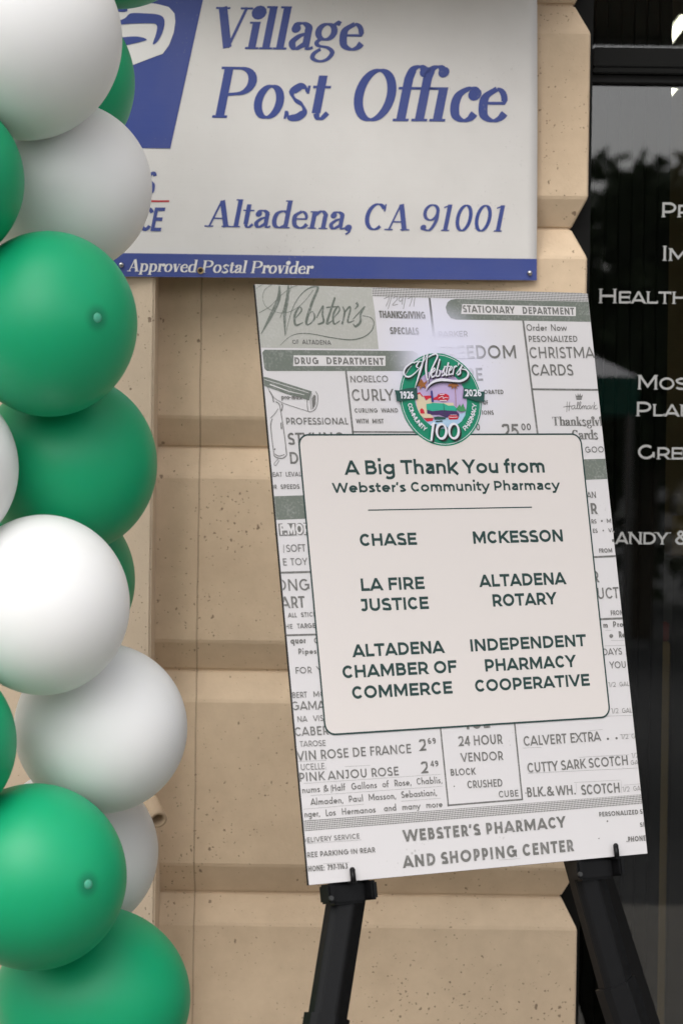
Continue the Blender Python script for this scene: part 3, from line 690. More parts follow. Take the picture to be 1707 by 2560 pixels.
# trees across the street: they show only as dark shapes mirrored in the window glass
M_leaf = rough_mat('leaves', (.022, .040, .014), (.05, .075, .025), 3, .7)
M_bark = rough_mat('bark', (.09, .07, .05), (.14, .11, .08), 8, .9)
def tree(x, y, h, wd, seed, label, sparse=1.0):
    q = random.Random(seed)
    r0 = empty('tree', (x, y, -.12))
    bm = bmesh.new()
    tube(bm, (x, y, -.12), (x+.1, y, h*.45), .14, .09, 8)
    limbs = []
    for k in range(7):
        a = k*2*math.pi/7+q.random(); b = (x+.1+math.cos(a)*wd*.36, y+math.sin(a)*wd*.36, h*(.55+.3*q.random()))
        tube(bm, (x+.1, y, h*(.30+.02*k)), b, .06, .02, 6); limbs.append(b)
    child(bm_obj('trunk', bm, M_bark), r0)
    V, F = [], []
    cl = [(x+(q.random()-.5)*wd*.8, y+(q.random()-.5)*wd*.8, h*(.42+.5*q.random()), wd*(.10+.12*q.random())) for _ in range(26)] + [(b[0], b[1], b[2], wd*.17) for b in limbs]
    for cx, cy, cz, cr in cl:
        for _ in range(int(150*sparse)):
            d = Vector((q.gauss(0, 1), q.gauss(0, 1), q.gauss(0, 1))).normalized()*cr*(q.random()**.4)
            c = Vector((cx, cy, cz))+d; s = .09+.07*q.random()
            u = Vector((q.gauss(0, 1), q.gauss(0, 1), q.gauss(0, 1))).normalized(); v = u.orthogonal().normalized()
            k0 = len(V); V += [c-u*s, c+v*s*.45, c+u*s, c-v*s*.45]; F.append((k0, k0+1, k0+2, k0+3))
    child(mesh_obj('crown', V, F, M_leaf), r0)
    tag(r0, label, 'tree', 'trees across the street')
tree(vx(1600, 20), -20, vz(395, 20), 3.4, 3, 'tallest small leafy tree across the street, mirrored in the window glass')
tree(vx(1475, 19), -19, vz(640, 19), 2.2, 5, 'low leafy tree mirrored at the left side of the window glass')
tree(vx(1700, 24)+.5, -25, vz(520, 24), 4.0, 8, 'broad leafy tree mirrored at the right side of the window glass')
tree(-4.5, -24, 5.5, 4.6, 11, 'round leafy tree across the street straight behind the camera')
tree(-10.5, -23, 4.8, 4.2, 12, 'round leafy tree across the street far to the left')
tree(11.5, -25, 5.6, 4.8, 13, 'round leafy tree across the street far to the right')
M_hedge = M_leaf
q = random.Random(4); V, F = [], []
for _ in range(9000):
    c = Vector((-22+44*q.random(), -27.5+1.4*q.random(), 2.1*q.random()**.7 + .25*math.sin(q.random()*9))); s = .12+.1*q.random()
    u = Vector((q.gauss(0, 1), q.gauss(0, 1), q.gauss(0, 1))).normalized(); v = u.orthogonal().normalized()
    k0 = len(V); V += [c-u*s, c+v*s*.5, c+u*s, c-v*s*.5]; F.append((k0, k0+1, k0+2, k0+3))
tag(mesh_obj('hedge', V, F, M_hedge), 'long dark hedge across the street below the trees', 'hedge', kind='stuff')

# green pop-up tent with a pale roof in the street (its roof edge is the pale streak in the glass)
tx, ts = vx(1545, 8), 8.0
tz0, tz1, tz2 = vz(1035, ts), vz(940, ts), vz(868, ts)
tent = empty('market_tent', (tx-1.4, -ts-1.2, -.13))
M_tg = mat('tent_green', (.01, .16, .12), .6); M_tw = mat('tent_white', (.7, .7, .72), .5)
hw = 1.5; cx, cy = tx-1.4, -ts-1.5
V = [(cx-hw, cy-hw, tz1), (cx+hw, cy-hw, tz1), (cx+hw, cy+hw, tz1), (cx-hw, cy+hw, tz1), (cx-.2, cy, tz1+.72), (cx+.2, cy, tz1+.72)]
child(mesh_obj('roof', V, [(0, 1, 5, 4), (1, 2, 5), (2, 3, 4, 5), (3, 0, 4)], M_tw), tent)
bm = bmesh.new()
box(bm, (cx-hw, cy+hw-.01, tz0), (cx+hw, cy+hw, tz1-.001)); box(bm, (cx-hw, cy-hw, tz0), (cx+hw, cy-hw+.01, tz1-.001))
box(bm, (cx-hw, cy-hw+.011, tz0), (cx-hw+.01, cy+hw-.011, tz1-.001)); box(bm, (cx+hw-.01, cy-hw+.011, tz0), (cx+hw, cy+hw-.011, tz1-.001))
child(bm_obj('valance', bm, M_tg), tent)
for sx in (-1, 1):
    for sy in (-1, 1):
        bm = bmesh.new(); tube(bm, (cx+sx*(hw-.04), cy+sy*(hw-.04), -.13), (cx+sx*(hw-.04), cy+sy*(hw-.04), tz1-.02), .02)
        child(bm_obj('leg', bm, mat('tent_leg', (.3, .3, .3), .4, metal=.8)), tent)
tag(tent, 'market tent with pale roof and green valance mirrored in the window glass', 'tent')

# ================================================================== BANNER
zL, zR = at(300, 691, -.112), at(1339, 700, -.012)
bx = Vector((zR.x-zL.x, zR.y-zL.y, zR.z-zL.z)).normalized()
banP = Plane(zL, bx, (0.0, 0, 1))
banP.z = (Vector((0, 0, 1)) - bx*bx.z).normalized(); banP.n = -banP.z.cross(banP.x) if banP.z.cross(banP.x).y > 0 else banP.z.cross(banP.x)
banP.wave = lambda x, z: .0022*math.sin(x*7.5+z*5+.6)+.0016*math.sin(x*4-z*9+1.1) + .004*max(0, z-.45)*math.sin(x*13+z*6)
BL_ = banP.loc(*uv('B', 895, 1288)); TR_ = banP.loc(*uv('B', 910, 0))
bw0, bw1 = -.42, BL_.x
bz1 = TR_.y+.16
ban = empty('banner', (0, 0, 0)); ban.matrix_world = banP.matrix()
def prn_noise(m, tc, base, amt, scale):
    n = noise(m, tc, scale, 4)
    return mixc(m, math_n(m, 'MULTIPLY', math_n(m, 'SUBTRACT', n.outputs[0], .35, clamp=True), amt), base, (.25, .22, .19))
def vinyl_mat(name, base, rough=.42):
    m = mat(name, base, rough, .4); b = m.node_tree.nodes['Principled BSDF']
    tc = N(m, 'ShaderNodeTexCoord').outputs['Object']
    sc1, sc2 = noise(m, tc, 170, 3, .7), noise(m, tc, 5, 2)
    fl = math_n(m, 'MULTIPLY', math_n(m, 'MULTIPLY', math_n(m, 'SUBTRACT', sc1.outputs[0], .64, clamp=True), math_n(m, 'SUBTRACT', sc2.outputs[0], .5, clamp=True)), 45, clamp=True)
    lk(m, mixc(m, fl, prn_noise(m, tc, base, .35, 6), (.30, .28, .26)), b.inputs['Base Color'])
    mp = N(m, 'ShaderNodeMapping'); lk(m, tc, mp.inputs[0]); mp.inputs['Scale'].default_value = (2, 1, 150)
    n1 = noise(m, mp.outputs[0], 1.5, 2)
    n2 = noise(m, tc, 7, 3)
    bp = N(m, 'ShaderNodeBump'); bp.inputs['Strength'].default_value = .25; bp.inputs['Distance'].default_value = .0012
    lk(m, math_n(m, 'ADD', math_n(m, 'MULTIPLY', n1.outputs[0], .5), math_n(m, 'MULTIPLY', n2.outputs[0], 6)), bp.inputs['Height']); lk(m, bp.outputs[0], b.inputs['Normal'])
    return m
M_bwhite = vinyl_mat('banner_white', (.68, .655, .63)); M_bblue = vinyl_mat('banner_blue', (.038, .064, .26)); M_bprint = mat('banner_white_ink', (.70, .68, .66), .45, .4)
M_red = mat('banner_red_ink', (.45, .02, .03), .5)
nx, nz_ = 60, 36
V, F = [], []
for side in (0, 1):
    for j in range(nz_+1):
        for i in range(nx+1):
            x, z = bw0+(bw1-bw0)*i/nx, BL_.y+(bz1-BL_.y)*j/nz_
            V.append((x, -banP.wave(x, z)+side*.0011, z))
n1 = (nx+1)*(nz_+1)
for j in range(nz_):
    for i in range(nx):
        a = j*(nx+1)+i; F.append((a, a+1, a+nx+2, a+nx+1)); F.append((n1+a, n1+a+nx+1, n1+a+nx+2, n1+a+1))
rim = [i for i in range(nx+1)] + [j*(nx+1)+nx for j in range(1, nz_+1)] + [nz_*(nx+1)+i for i in range(nx-1, -1, -1)] + [j*(nx+1) for j in range(nz_-1, 0, -1)]
for a, b in zip(rim, rim[1:]+rim[:1]): F.append((a, n1+a, n1+b, b))
mesh_obj('sheet', V, F, M_bwhite, ban, True)
def grid_quads(poly, n):
    """cut a polygon into small cells so the print follows the vinyl's waves"""
    x0, x1 = min(p[0] for p in poly), max(p[0] for p in poly); y0, y1 = min(p[1] for p in poly), max(p[1] for p in poly)
    out = []
    for i in range(n):
        for j in range(n):
            out += clip_box([poly], x0+(x1-x0)*i/n, x0+(x1-x0)*(i+1)/n, y0+(y1-y0)*j/n, y0+(y1-y0)*(j+1)/n)
    return out
OFF = .0009
def bsheet(k=1): return Sheet(banP, OFF*k, (bw0, bw1, BL_.y, bz1))
L_ = lambda vw, *p: [Vector(banP.loc(*uv(vw, *q))) for q in p]
s = bsheet()
blz = banP.loc(*uv('A', 782, 682)); pr = L_('A', (932, 0), (782, 682)); dx = (pr[0]-pr[1])/(pr[0].y-pr[1].y)
topv = pr[1]+dx*(bz1-pr[1].y)
s.add(grid_quads([Vector((bw0, pr[1].y)), pr[1], topv, Vector((bw0, bz1))], 14))
s.build('emblem_field', M_bblue, ban)
s = bsheet()
bb = L_('B', (0, 1166), (895, 1190)) ; bl0 = L_('A', (575, 1158))[0]
s.add(grid_quads([Vector((bw0, BL_.y)), Vector((bw1, BL_.y)), Vector((bw1, bb[1].y)), Vector((bw0, bl0.y))], 14))
s.build('footer_band', M_bblue, ban)
# visible part of the emblem
s = bsheet(2)
eag = [(400, -26), (520, -22), (620, -10), (640, 8), (720, 18), (775, 32), (802, 62), (806, 100), (798, 150), (778, 205), (748, 247), (690, 268), (608, 300), (500, 330), (380, 360), (300, 380), (300, -20)]
s.add(grid_quads(L_('A', *eag), 10)); s.build('emblem', M_bprint, ban)
s = bsheet(3)
for pl in ([(440, 20), (525, 22), (565, 26), (582, 38), (585, 52), (560, 56), (500, 50), (440, 48)],
           [(500, 92), (540, 96), (575, 84), (600, 62), (660, 62), (720, 66), (750, 80), (756, 110), (746, 150), (728, 185), (710, 203), (702, 200), (714, 165), (722, 130), (716, 112), (690, 108), (600, 110), (520, 118), (470, 120)],
           [(480, 176), (560, 172), (620, 168), (660, 174), (674, 184), (650, 192), (600, 204), (520, 222), (470, 230)]):
    s.add([L_('A', *[q[:2] for q in catmull(pl+[pl[0]], 3)][:-1])])
s.build('emblem_line', M_bblue, ban)
def btext(st, *a, m=None, k=1, **kw):
    s = bsheet(k); text(s, st, *a, **kw); return s.build('lettering', m or M_bblue, ban)
btext('Village', 'A', 962, 222, 1655, 231, 192, font='serif', wt=.168, slant=.2, track=-.028)
btext('Post', 'A', 980, 540, 1495, 548, 236, font='serif', wt=.168, slant=.2, track=-.028)
btext('Off\u01c2ce', 'B', 42, 555, 740, 562, 240, font='serif', wt=.168, slant=.2, track=-.028)
btext('Altadena,', 'A', 940, 1041, 1608, 1054, 124, font='serif', wt=.15, slant=.2, track=-.015)
btext('CA 91001', 'B', 96, 1056, 740, 1065, 122, font='serif', wt=.15, slant=.2, track=-.005)
btext('Approved', 'A', 585, 1246, 898, 1251, 56, m=M_bprint, k=2, font='serif', wt=.168, slant=.2, track=-.028)
btext('Postal Provider', 'A', 925, 1252, 1428, 1258, 56, m=M_bprint, k=2, font='serif', wt=.168, slant=.2, track=-.028)
btext('UNITED STATES', 'A', 180, 885, 702, 885, 104, font='mont', wt=.15, slant=.2)
btext('POSTAL SERVICE', 'A', 60, 1055, 738, 1055, 110, font='mont', wt=.15, slant=.2)
s = bsheet(); s.add([L_('A', (180, 920), (778, 920), (776, 928), (178, 928))]); s.build('stripe', M_red, ban)
M_steel = mat('screw_steel', (.55, .54, .52), .3, metal=1.0); M_brass = mat('eyelet_brass', (.45, .32, .16), .35, metal=.9); M_hole = mat('eyelet_hole', (.03, .02, .012), .9)
for vw, x, y in (('A', 557, 1217), ('B', 862, 1255)):
    p = banP.loc(*uv(vw, x, y)); w_ = -banP.wave(p.x, p.y)
    bm = bmesh.new(); bmesh.ops.create_uvsphere(bm, u_segments=16, v_segments=8, radius=.0047)
    for v in bm.verts: v.co = Vector((p.x+v.co.x, w_-.003+v.co.y*.8, p.y+v.co.z))
    sc_ = bm_obj('screw', bm, M_steel, ban, True)
    bm = bmesh.new(); box(bm, (p.x-.0026, w_-.0074, p.y-.0005), (p.x+.0026, w_-.0066, p.y+.0005)); bm_obj('slot', bm, M_hole, sc_)
p = banP.loc(*uv('A', 920, 1243)); w_ = -banP.wave(p.x, p.y)
bm = bmesh.new()
R0, R1 = .0036, .0062
ra = [[bm.verts.new((p.x+r*math.cos(k*math.pi/10), w_-dy, p.y+r*math.sin(k*math.pi/10))) for k in range(20)] for r, dy in ((R0, .001), (.0045, .0036), (.0056, .0036), (R1, .001))]
for a, b in zip(ra[:-1], ra[1:]):
    for k in range(20): bm.faces.new((a[k], b[k], b[(k+1) % 20], a[(k+1) % 20]))
ey = bm_obj('eyelet', bm, M_brass, ban, True)
s = Sheet(banP, .0022); s.add([[Vector((p.x+R0*math.cos(k*math.pi/8), p.y+R0*math.sin(k*math.pi/8))) for k in range(16)]]); s.build('hole', M_hole, ey)
tag(ban, 'white and blue village post office vinyl banner fixed to the wall', 'banner')
# ================================================================== POSTER BOARD
BW, BH, BT = .610, .914, .005
O_bl = Vector((-.0411, -.9075, .8261)); O_br = Vector((.4938, -.6145, .8382)); O_tl = Vector((-.1373, -.7691, 1.7244))
posP = Plane(O_bl, O_br-O_bl, O_tl-O_bl)
poster = empty('poster'); poster.matrix_world = posP.matrix()
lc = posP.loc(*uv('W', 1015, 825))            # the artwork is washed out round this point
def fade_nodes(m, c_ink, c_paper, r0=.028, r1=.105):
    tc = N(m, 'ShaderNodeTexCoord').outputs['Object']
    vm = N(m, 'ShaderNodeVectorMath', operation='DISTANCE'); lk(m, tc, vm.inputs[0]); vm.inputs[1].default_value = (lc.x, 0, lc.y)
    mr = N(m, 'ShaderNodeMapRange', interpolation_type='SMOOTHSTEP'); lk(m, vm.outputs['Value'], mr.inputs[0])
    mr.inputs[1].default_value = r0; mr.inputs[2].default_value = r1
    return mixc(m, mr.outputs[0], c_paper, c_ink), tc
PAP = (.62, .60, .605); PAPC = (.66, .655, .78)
def ink_mat(name, c, rough=.45, speck=True):
    m = mat(name, c, rough, .35); b = m.node_tree.nodes['Principled BSDF']
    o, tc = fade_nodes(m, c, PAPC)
    if speck:
        n = noise(m, tc, 260, 3); n2 = noise(m, tc, 40, 3)
        f = math_n(m, 'MULTIPLY', math_n(m, 'SUBTRACT', math_n(m, 'ADD', math_n(m, 'MULTIPLY', n.outputs[0], .6), math_n(m, 'MULTIPLY', n2.outputs[0], .4)), .5, clamp=True), 1.6)
        o = mixc(m, f, o, PAP)
    lk(m, o, b.inputs['Base Color']); return m
M_edge = mat('foam_core_black', (.008, .008, .008), .6)
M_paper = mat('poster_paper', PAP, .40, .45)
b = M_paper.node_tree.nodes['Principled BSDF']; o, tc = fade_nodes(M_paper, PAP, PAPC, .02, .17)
# faint specks of an old photocopy
vo = N(M_paper, 'ShaderNodeTexVoronoi'); vo.inputs['Scale'].default_value = 130; lk(M_paper, tc, vo.inputs['Vector'])
nn = noise(M_paper, tc, 9, 3)
sp_ = math_n(M_paper, 'MULTIPLY', math_n(M_paper, 'SUBTRACT', math_n(M_paper, 'MULTIPLY', math_n(M_paper, 'SUBTRACT', nn.outputs[0], .5, clamp=True), 1.4), vo.outputs['Distance'], clamp=True), 5, clamp=True)
o = mixc(M_paper, math_n(M_paper, 'MULTIPLY', sp_, .55), o, (.30, .29, .27)); lk(M_paper, o, b.inputs['Base Color'])
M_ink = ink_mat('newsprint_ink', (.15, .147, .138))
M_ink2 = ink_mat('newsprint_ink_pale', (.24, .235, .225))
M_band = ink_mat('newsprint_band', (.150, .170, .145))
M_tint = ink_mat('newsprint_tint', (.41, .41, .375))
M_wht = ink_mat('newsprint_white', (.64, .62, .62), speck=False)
M_card = mat('card_paper', (.645, .60, .575), .36, .45)
M_dkg = mat('dark_green_ink', (.008, .038, .034), .4)
M_half = bpy.data.materials.new('halftone'); M_half.use_nodes = True
b = M_half.node_tree.nodes['Principled BSDF']; b.inputs['Roughness'].default_value = .5
tc = N(M_half, 'ShaderNodeTexCoord').outputs['Object']
mp = N(M_half, 'ShaderNodeMapping'); lk(M_half, tc, mp.inputs[0]); mp.inputs['Rotation'].default_value = (0, R(45), 0); mp.inputs['Location'].default_value = (.5, .123, .5)
ck = N(M_half, 'ShaderNodeTexChecker'); ck.inputs['Scale'].default_value = 500; ck.inputs[1].default_value = (.13, .13, .12, 1); ck.inputs[2].default_value = (.60, .58, .58, 1)
lk(M_half, mp.outputs[0], ck.inputs[0]); lk(M_half, ck.outputs[0], b.inputs['Base Color'])

# board body with its rounded top right corner
def rrect(x0, y0, x1, y1, r, corners=(1, 1, 1, 1)):
    out = []
    for (cx, cy, a0), c in zip(((x1-r, y1-r, 0), (x0+r, y1-r, 90), (x0+r, y0+r, 180), (x1-r, y0+r, 270)), corners):
        if c: out += [(cx+r*math.cos(R(a0+k*15)), cy+r*math.sin(R(a0+k*15))) for k in range(7)]
        else: out.append({0: (x1, y1), 90: (x0, y1), 180: (x0, y0), 270: (x1, y0)}[a0])
    return out
rc = rrect(0, 0, BW, BH, .012, (1, 0, 0, 0))
n = len(rc)
V = [(x, .0004, z) for x, z in rc] + [(x, BT, z) for x, z in rc]
F = [tuple(range(n-1, -1, -1)), tuple(range(n, 2*n))] + [(i, (i+1) % n, n+(i+1) % n, n+i) for i in range(n)]
mesh_obj('board', V, F, M_edge, poster)
CL = (.0008, BW-.0008, .0008, BH-.0008)
class PS(Sheet):
    def __init__(s, lvl): super().__init__(posP, .00025*lvl, CL)
s = PS(0); s.clip = None; s.add([[Vector((max(.0006, min(BW-.0004, x)), max(.0004, min(BH-.0004, z)))) for x, z in rc]]); s.build('paper_face', M_paper, poster)
PL = lambda vw, *p: [Vector(posP.loc(*uv(vw, *q))) for q in p]

# --- bands, tint and rules
s = PS(1); s.poly('C', [(30, 55), (965, 90), (975, 160), (995, 300), (1022, 572), (90, 562)]); s.build('tinted_block', M_tint, poster)
s = PS(1)
def flush(name, m, lvl=1):
    global s
    s.build(name, m, poster); s = PS(lvl)
s.add([PL('C', (130, 578), (1290, 588), (1330, 610), (1345, 745), (150, 745), (128, 725), (112, 600))])
flush('header_band', M_band)
s.add([PL('D', *([(310, 180), (1400, 203), (1410, 360), (310, 341), (270, 330), (240, 290), (230, 245), (245, 205), (270, 187)]))])
flush('header_band', M_band)
s.add([PL('F', (60, 442), (330, 433), (345, 617), (90, 627))]); flush('header_band', M_band); s.add([PL('G', (1040, 152), (1290, 145), (1300, 303), (1060, 313))])
s.build('header_band', M_band, poster)
s = PS(1)
s.add([PL('C', (966, 88)) + PL('D', (-10, 97), (1400, 128), (1400, 203), (-10, 170)) + PL('C', (974, 160))])
flush('halftone_band', M_half)
a_, b__ = PL('H', (262, 1541), (262, 1623)), PL('I', (1455, 1283), (1465, 1357))
s.add([[Vector((-.01, a_[0].y)), Vector((-.01, a_[1].y)), Vector((BW+.01, b__[1].y)), Vector((BW+.01, b__[0].y))]])
s.build('halftone_band', M_half, poster)
s = PS(2)
s.poly('C', [(357, 622), (1075, 627), (1075, 705), (353, 706)]); flush('heading_box', M_wht, 2); s.poly('D', [(360, 220), (1248, 243), (1248, 315), (350, 298)])
s.build('heading_box', M_wht, poster)
s = PS(1.5)
for vw, a, b, wd in (('D', (835, 345), (950, 1245), 17), ('D', (908, 888), (1450, 893), 15), ('C', (766, 745), (822, 1240), 16), ('C', (812, 1222), (1330, 1224), 12),
                     ('F', (90, 1042), (365, 1034), 16), ('F', (150, 1532), (410, 1525), 15), ('G', (1140, 918), (1340, 908), 15), ('G', (1190, 1405), (1400, 1396), 16),
                     ('H', (1318, 815), (1380, 1430), 13), ('I', (498, 745), (557, 1328), 13), ('D', (104, 172), (148, 520), 14), ('C', (1418, 170), (1448, 470), 12)):
    s.line(vw, [a, b], wd); flush('rule', M_ink, 1.5)
p0, p1 = PL('H', (1372, 1422))[0], PL('I', (557, 1322))[0]
k = s.scale('H', (1372, 1422))*13
s.add([[p0+Vector((0, -k/2)), p1+Vector((0, -k/2)), p1+Vector((0, k/2)), p0+Vector((0, k/2))]])
flush('rule', M_ink, 1.5)
# thin photocopied cut lines
for vw, a, b in (('H', (205, 1078), (425, 1068)), ('H', (420, 1120), (425, 1145)), ('H', (300, 1345), (1335, 1272)), ('H', (570, 1118), (770, 1108)), ('H', (250, 1250), (1320, 1178)),
                 ('H', (245, 1452), (720, 1412)), ('H', (1010, 1390), (1320, 1366)), ('H', (270, 1722), (700, 1692)), ('H', (500, 1790), (805, 1764)), ('H', (400, 1880), (605, 1868)),
                 ('I', (1175, 165), (1340, 160)), ('I', (1225, 125), (1335, 122)), ('I', (1180, 50), (1225, 48)), ('I', (985, 1005), (1360, 985)), ('I', (600, 1125), (1430, 1085)), ('I', (945, 1195), (1295, 1176)),
                 ('I', (1300, 1180), (1302, 1275)), ('I', (1320, 1215), (1445, 1205)), ('I', (1290, 835), (1410, 828)), ('I', (1060, 805), (1160, 795)), ('H', (260, 1540), (440, 1530)), ('I', (1180, 695), (1400, 688)),
                 ('I', (560, 935), (700, 930)), ('I', (380, 1780), (540, 1768)), ('I', (960, 1200), (965, 1270))):
    s.line(vw, [a, b], 1.7)
tag(s.build('scan_mark', M_ink2, poster), kind='stuff')

# --- newspaper advertisements
s = PS(2.5); sp2 = PS(2.5)
T = lambda *a, **k: text(s, *a, **k)
T('DRUG', 'C', 365, 693, 553, 693, 55, wt=0.235); T('DEPARTMENT', 'C', 615, 693, 1065, 698, 56, wt=0.232)
flush('advertisement', M_ink, 2.5)
T('STATIONARY', 'D', 365, 285, 772, 296, 56, wt=0.220); T('DEPARTMENT', 'D', 833, 298, 1238, 305, 56, wt=0.232)
flush('advertisement', M_ink, 2.5)
T('OF', 'C', 348, 534, 398, 534, 34, wt=0.173); T('ALTADENA', 'C', 424, 535, 650, 540, 36, wt=0.185)
flush('advertisement', M_ink, 2.5)
T('THANKSGIVING', 'C', 1028, 328, 1388, 336, 56, wt=0.209); T('SPECIALS', 'C', 1113, 455, 1337, 459, 54, wt=0.209)
flush('advertisement', M_ink, 2.5)
T('NORELCO', 'C', 802, 835, 1098, 832, 52, wt=0.150); T('CURLY', 'C', 815, 980, 1143, 977, 92, wt=0.150)
flush('advertisement', M_ink, 2.5)
T('CURLING WAND', 'C', 835, 1072, 1175, 1070, 34, wt=0.197, space=.7); T('WITH MIST', 'C', 846, 1156, 1062, 1156, 36, wt=0.209, space=.7)
flush('advertisement', M_ink, 2.5)
T('PROFESSIONAL', 'C', 300, 1165, 785, 1165, 54, wt=0.173); T('STYLING', 'C', 315, 1324, 760, 1318, 94, wt=0.173); T('DRYER', 'C', 330, 1473, 660, 1468, 92, wt=0.173)
flush('advertisement', M_ink, 2.5)
T('HEAT LEVALS', 'F', 35, 289, 315, 285, 36, wt=0.173, space=.6); T('OR', 'F', 58, 386, 100, 386, 36, wt=0.173); T('SPEEDS', 'F', 130, 385, 278, 383, 36, wt=0.197)
flush('advertisement', M_ink, 2.5)
T('ORATED', 'D', 528, 926, 683, 926, 34, wt=0.209); T('OF', 'D', 524, 1009, 562, 1009, 34, wt=0.209); T('IONS', 'D', 515, 1088, 605, 1088, 34, wt=0.209)
flush('advertisement', M_ink, 2.5)
T('PARKER', 'D', 175, 477, 403, 475, 44, wt=0.138); T('FREEDOM', 'D', 180, 648, 785, 646, 104, wt=0.161); T('PE', 'D', 400, 822, 523, 820, 100, wt=0.161)
flush('advertisement', M_ink, 2.5)
T('0', 'D', 470, 1212, 500, 1212, 54, wt=0.185); T('25', 'D', 675, 1266, 808, 1266, 106, wt=0.173); T('00', 'D', 822, 1211, 900, 1210, 54, wt=0.197)
flush('advertisement', M_ink, 2.5)
T('Order Now', 'D', 863, 430, 1180, 430, 52, wt=0.150, space=.5); T('PESONALIZED', 'D', 880, 517, 1263, 517, 48, wt=0.173)
flush('advertisement', M_ink, 2.5)
T('CHRISTMAS', 'D', 888, 645, 1448, 643, 88, wt=0.150); T('CARDS', 'D', 905, 781, 1230, 780, 88, wt=0.150)
flush('advertisement', M_ink, 2.5)
T('Thanksgiving', 'D', 1070, 1173, 1545, 1175, 68, font='serif', wt=0.209, track=-.02); T('Cards', 'D', 1222, 1280, 1425, 1280, 72, font='serif', wt=0.209, track=-.02)
flush('advertisement', M_ink, 2.5)
T('GOOD', 'G', 1072, 100, 1262, 97, 48, wt=0.150)
flush('advertisement', M_ink, 2.5)
T('AN', 'G', 1085, 457, 1156, 454, 50, wt=0.150); T('R', 'G', 1117, 581, 1168, 580, 86, wt=0.209); T('RS', 'G', 1120, 655, 1160, 654, 34, wt=0.197); T('MUGS', 'G', 1240, 651, 1365, 648, 34, wt=0.185)
flush('advertisement', M_ink, 2.5)
T('ES', 'G', 1131, 728, 1168, 727, 32, wt=0.197); T('VASES', 'G', 1253, 724, 1380, 720, 32, wt=0.197); T('FROM', 'G', 1180, 885, 1283, 882, 34, wt=0.209); T('1', 'G', 1290, 882, 1322, 882, 106, wt=0.197)
flush('advertisement', M_ink, 2.5)
T('R', 'G', 1130, 1118, 1182, 1116, 90, wt=0.173); T('UCT', 'G', 1170, 1248, 1338, 1240, 88, wt=0.150); T('FROM', 'G', 1272, 1375, 1374, 1370, 38, wt=0.185)
flush('advertisement', M_ink, 2.5)
T('m', 'G', 1212, 1472, 1250, 1470, 46, wt=0.220); T('Produ', 'G', 1290, 1468, 1440, 1462, 46, wt=0.197)
flush('advertisement', M_ink, 2.5)
T('Re', 'I', 1285, 103, 1333, 101, 48, wt=0.209); T('DAYS', 'I', 1165, 236, 1308, 230, 50, wt=0.150); T('A', 'I', 1335, 228, 1378, 226, 50, wt=0.150); T('YOU', 'I', 1215, 336, 1337, 331, 52, wt=0.150)
flush('advertisement', M_ink, 2.5)
T('SOFT', 'F', 176, 879, 326, 875, 58, wt=0.138); s.line('F', [(153, 820), (153, 885)], 5)
flush('advertisement', M_ink, 2.5)
T('E TOY', 'F', 150, 985, 341, 980, 56, wt=0.138, space=.4)
flush('advertisement', M_ink, 2.5)
T('ONG', 'F', 88, 1184, 358, 1180, 92, wt=0.150); T('ART', 'F', 130, 1320, 323, 1315, 92, wt=0.173); T('ALL', 'F', 188, 1392, 257, 1390, 36, wt=0.173); T('STICK', 'F', 290, 1388, 412, 1384, 36, wt=0.185)
flush('advertisement', M_ink, 2.5)
T('THE', 'F', 140, 1482, 224, 1480, 38, wt=0.173); T('TARGET', 'F', 260, 1478, 425, 1472, 38, wt=0.197)
flush('advertisement', M_ink, 2.5)
T('quor', 'H', 145, 156, 265, 152, 54, wt=0.209); T('C', 'H', 328, 153, 372, 152, 46, wt=0.197); T('Pipes', 'H', 207, 238, 350, 234, 46, wt=0.197); T('FOR', 'H', 185, 391, 312, 386, 52, wt=0.161); T('Y', 'H', 348, 384, 396, 382, 52, wt=0.161)
flush('advertisement', M_ink, 2.5)
T('BERT', 'H', 160, 581, 275, 576, 46, wt=0.150); T('MO', 'H', 325, 574, 420, 570, 46, wt=0.150); T('GAMAY', 'H', 155, 678, 465, 668, 70, wt=0.150); T('NA', 'H', 200, 770, 277, 766, 46, wt=0.138); T('VISTA', 'H', 323, 763, 470, 757, 46, wt=0.138)
flush('advertisement', M_ink, 2.5)
T('CABER', 'H', 178, 880, 442, 868, 70, wt=0.161); T('TAROSE', 'H', 218, 964, 420, 955, 46, wt=0.138)
flush('advertisement', M_ink, 2.5)
T('VIN ROSE DE FRANCE', 'H', 196, 1073, 1090, 1012, 74, wt=0.161); T('2', 'H', 1155, 996, 1207, 992, 92, wt=0.173); T('69', 'H', 1220, 941, 1282, 938, 46, wt=0.197)
flush('advertisement', M_ink, 2.5)
T('UCELLE', 'H', 227, 1148, 412, 1138, 50, wt=0.126); T('PINK ANJOU ROSE', 'H', 216, 1237, 992, 1186, 70, wt=0.161); T('2', 'H', 1170, 1171, 1223, 1168, 92, wt=0.173); T('49', 'H', 1238, 1119, 1302, 1115, 46, wt=0.197)
flush('advertisement', M_ink, 2.5)
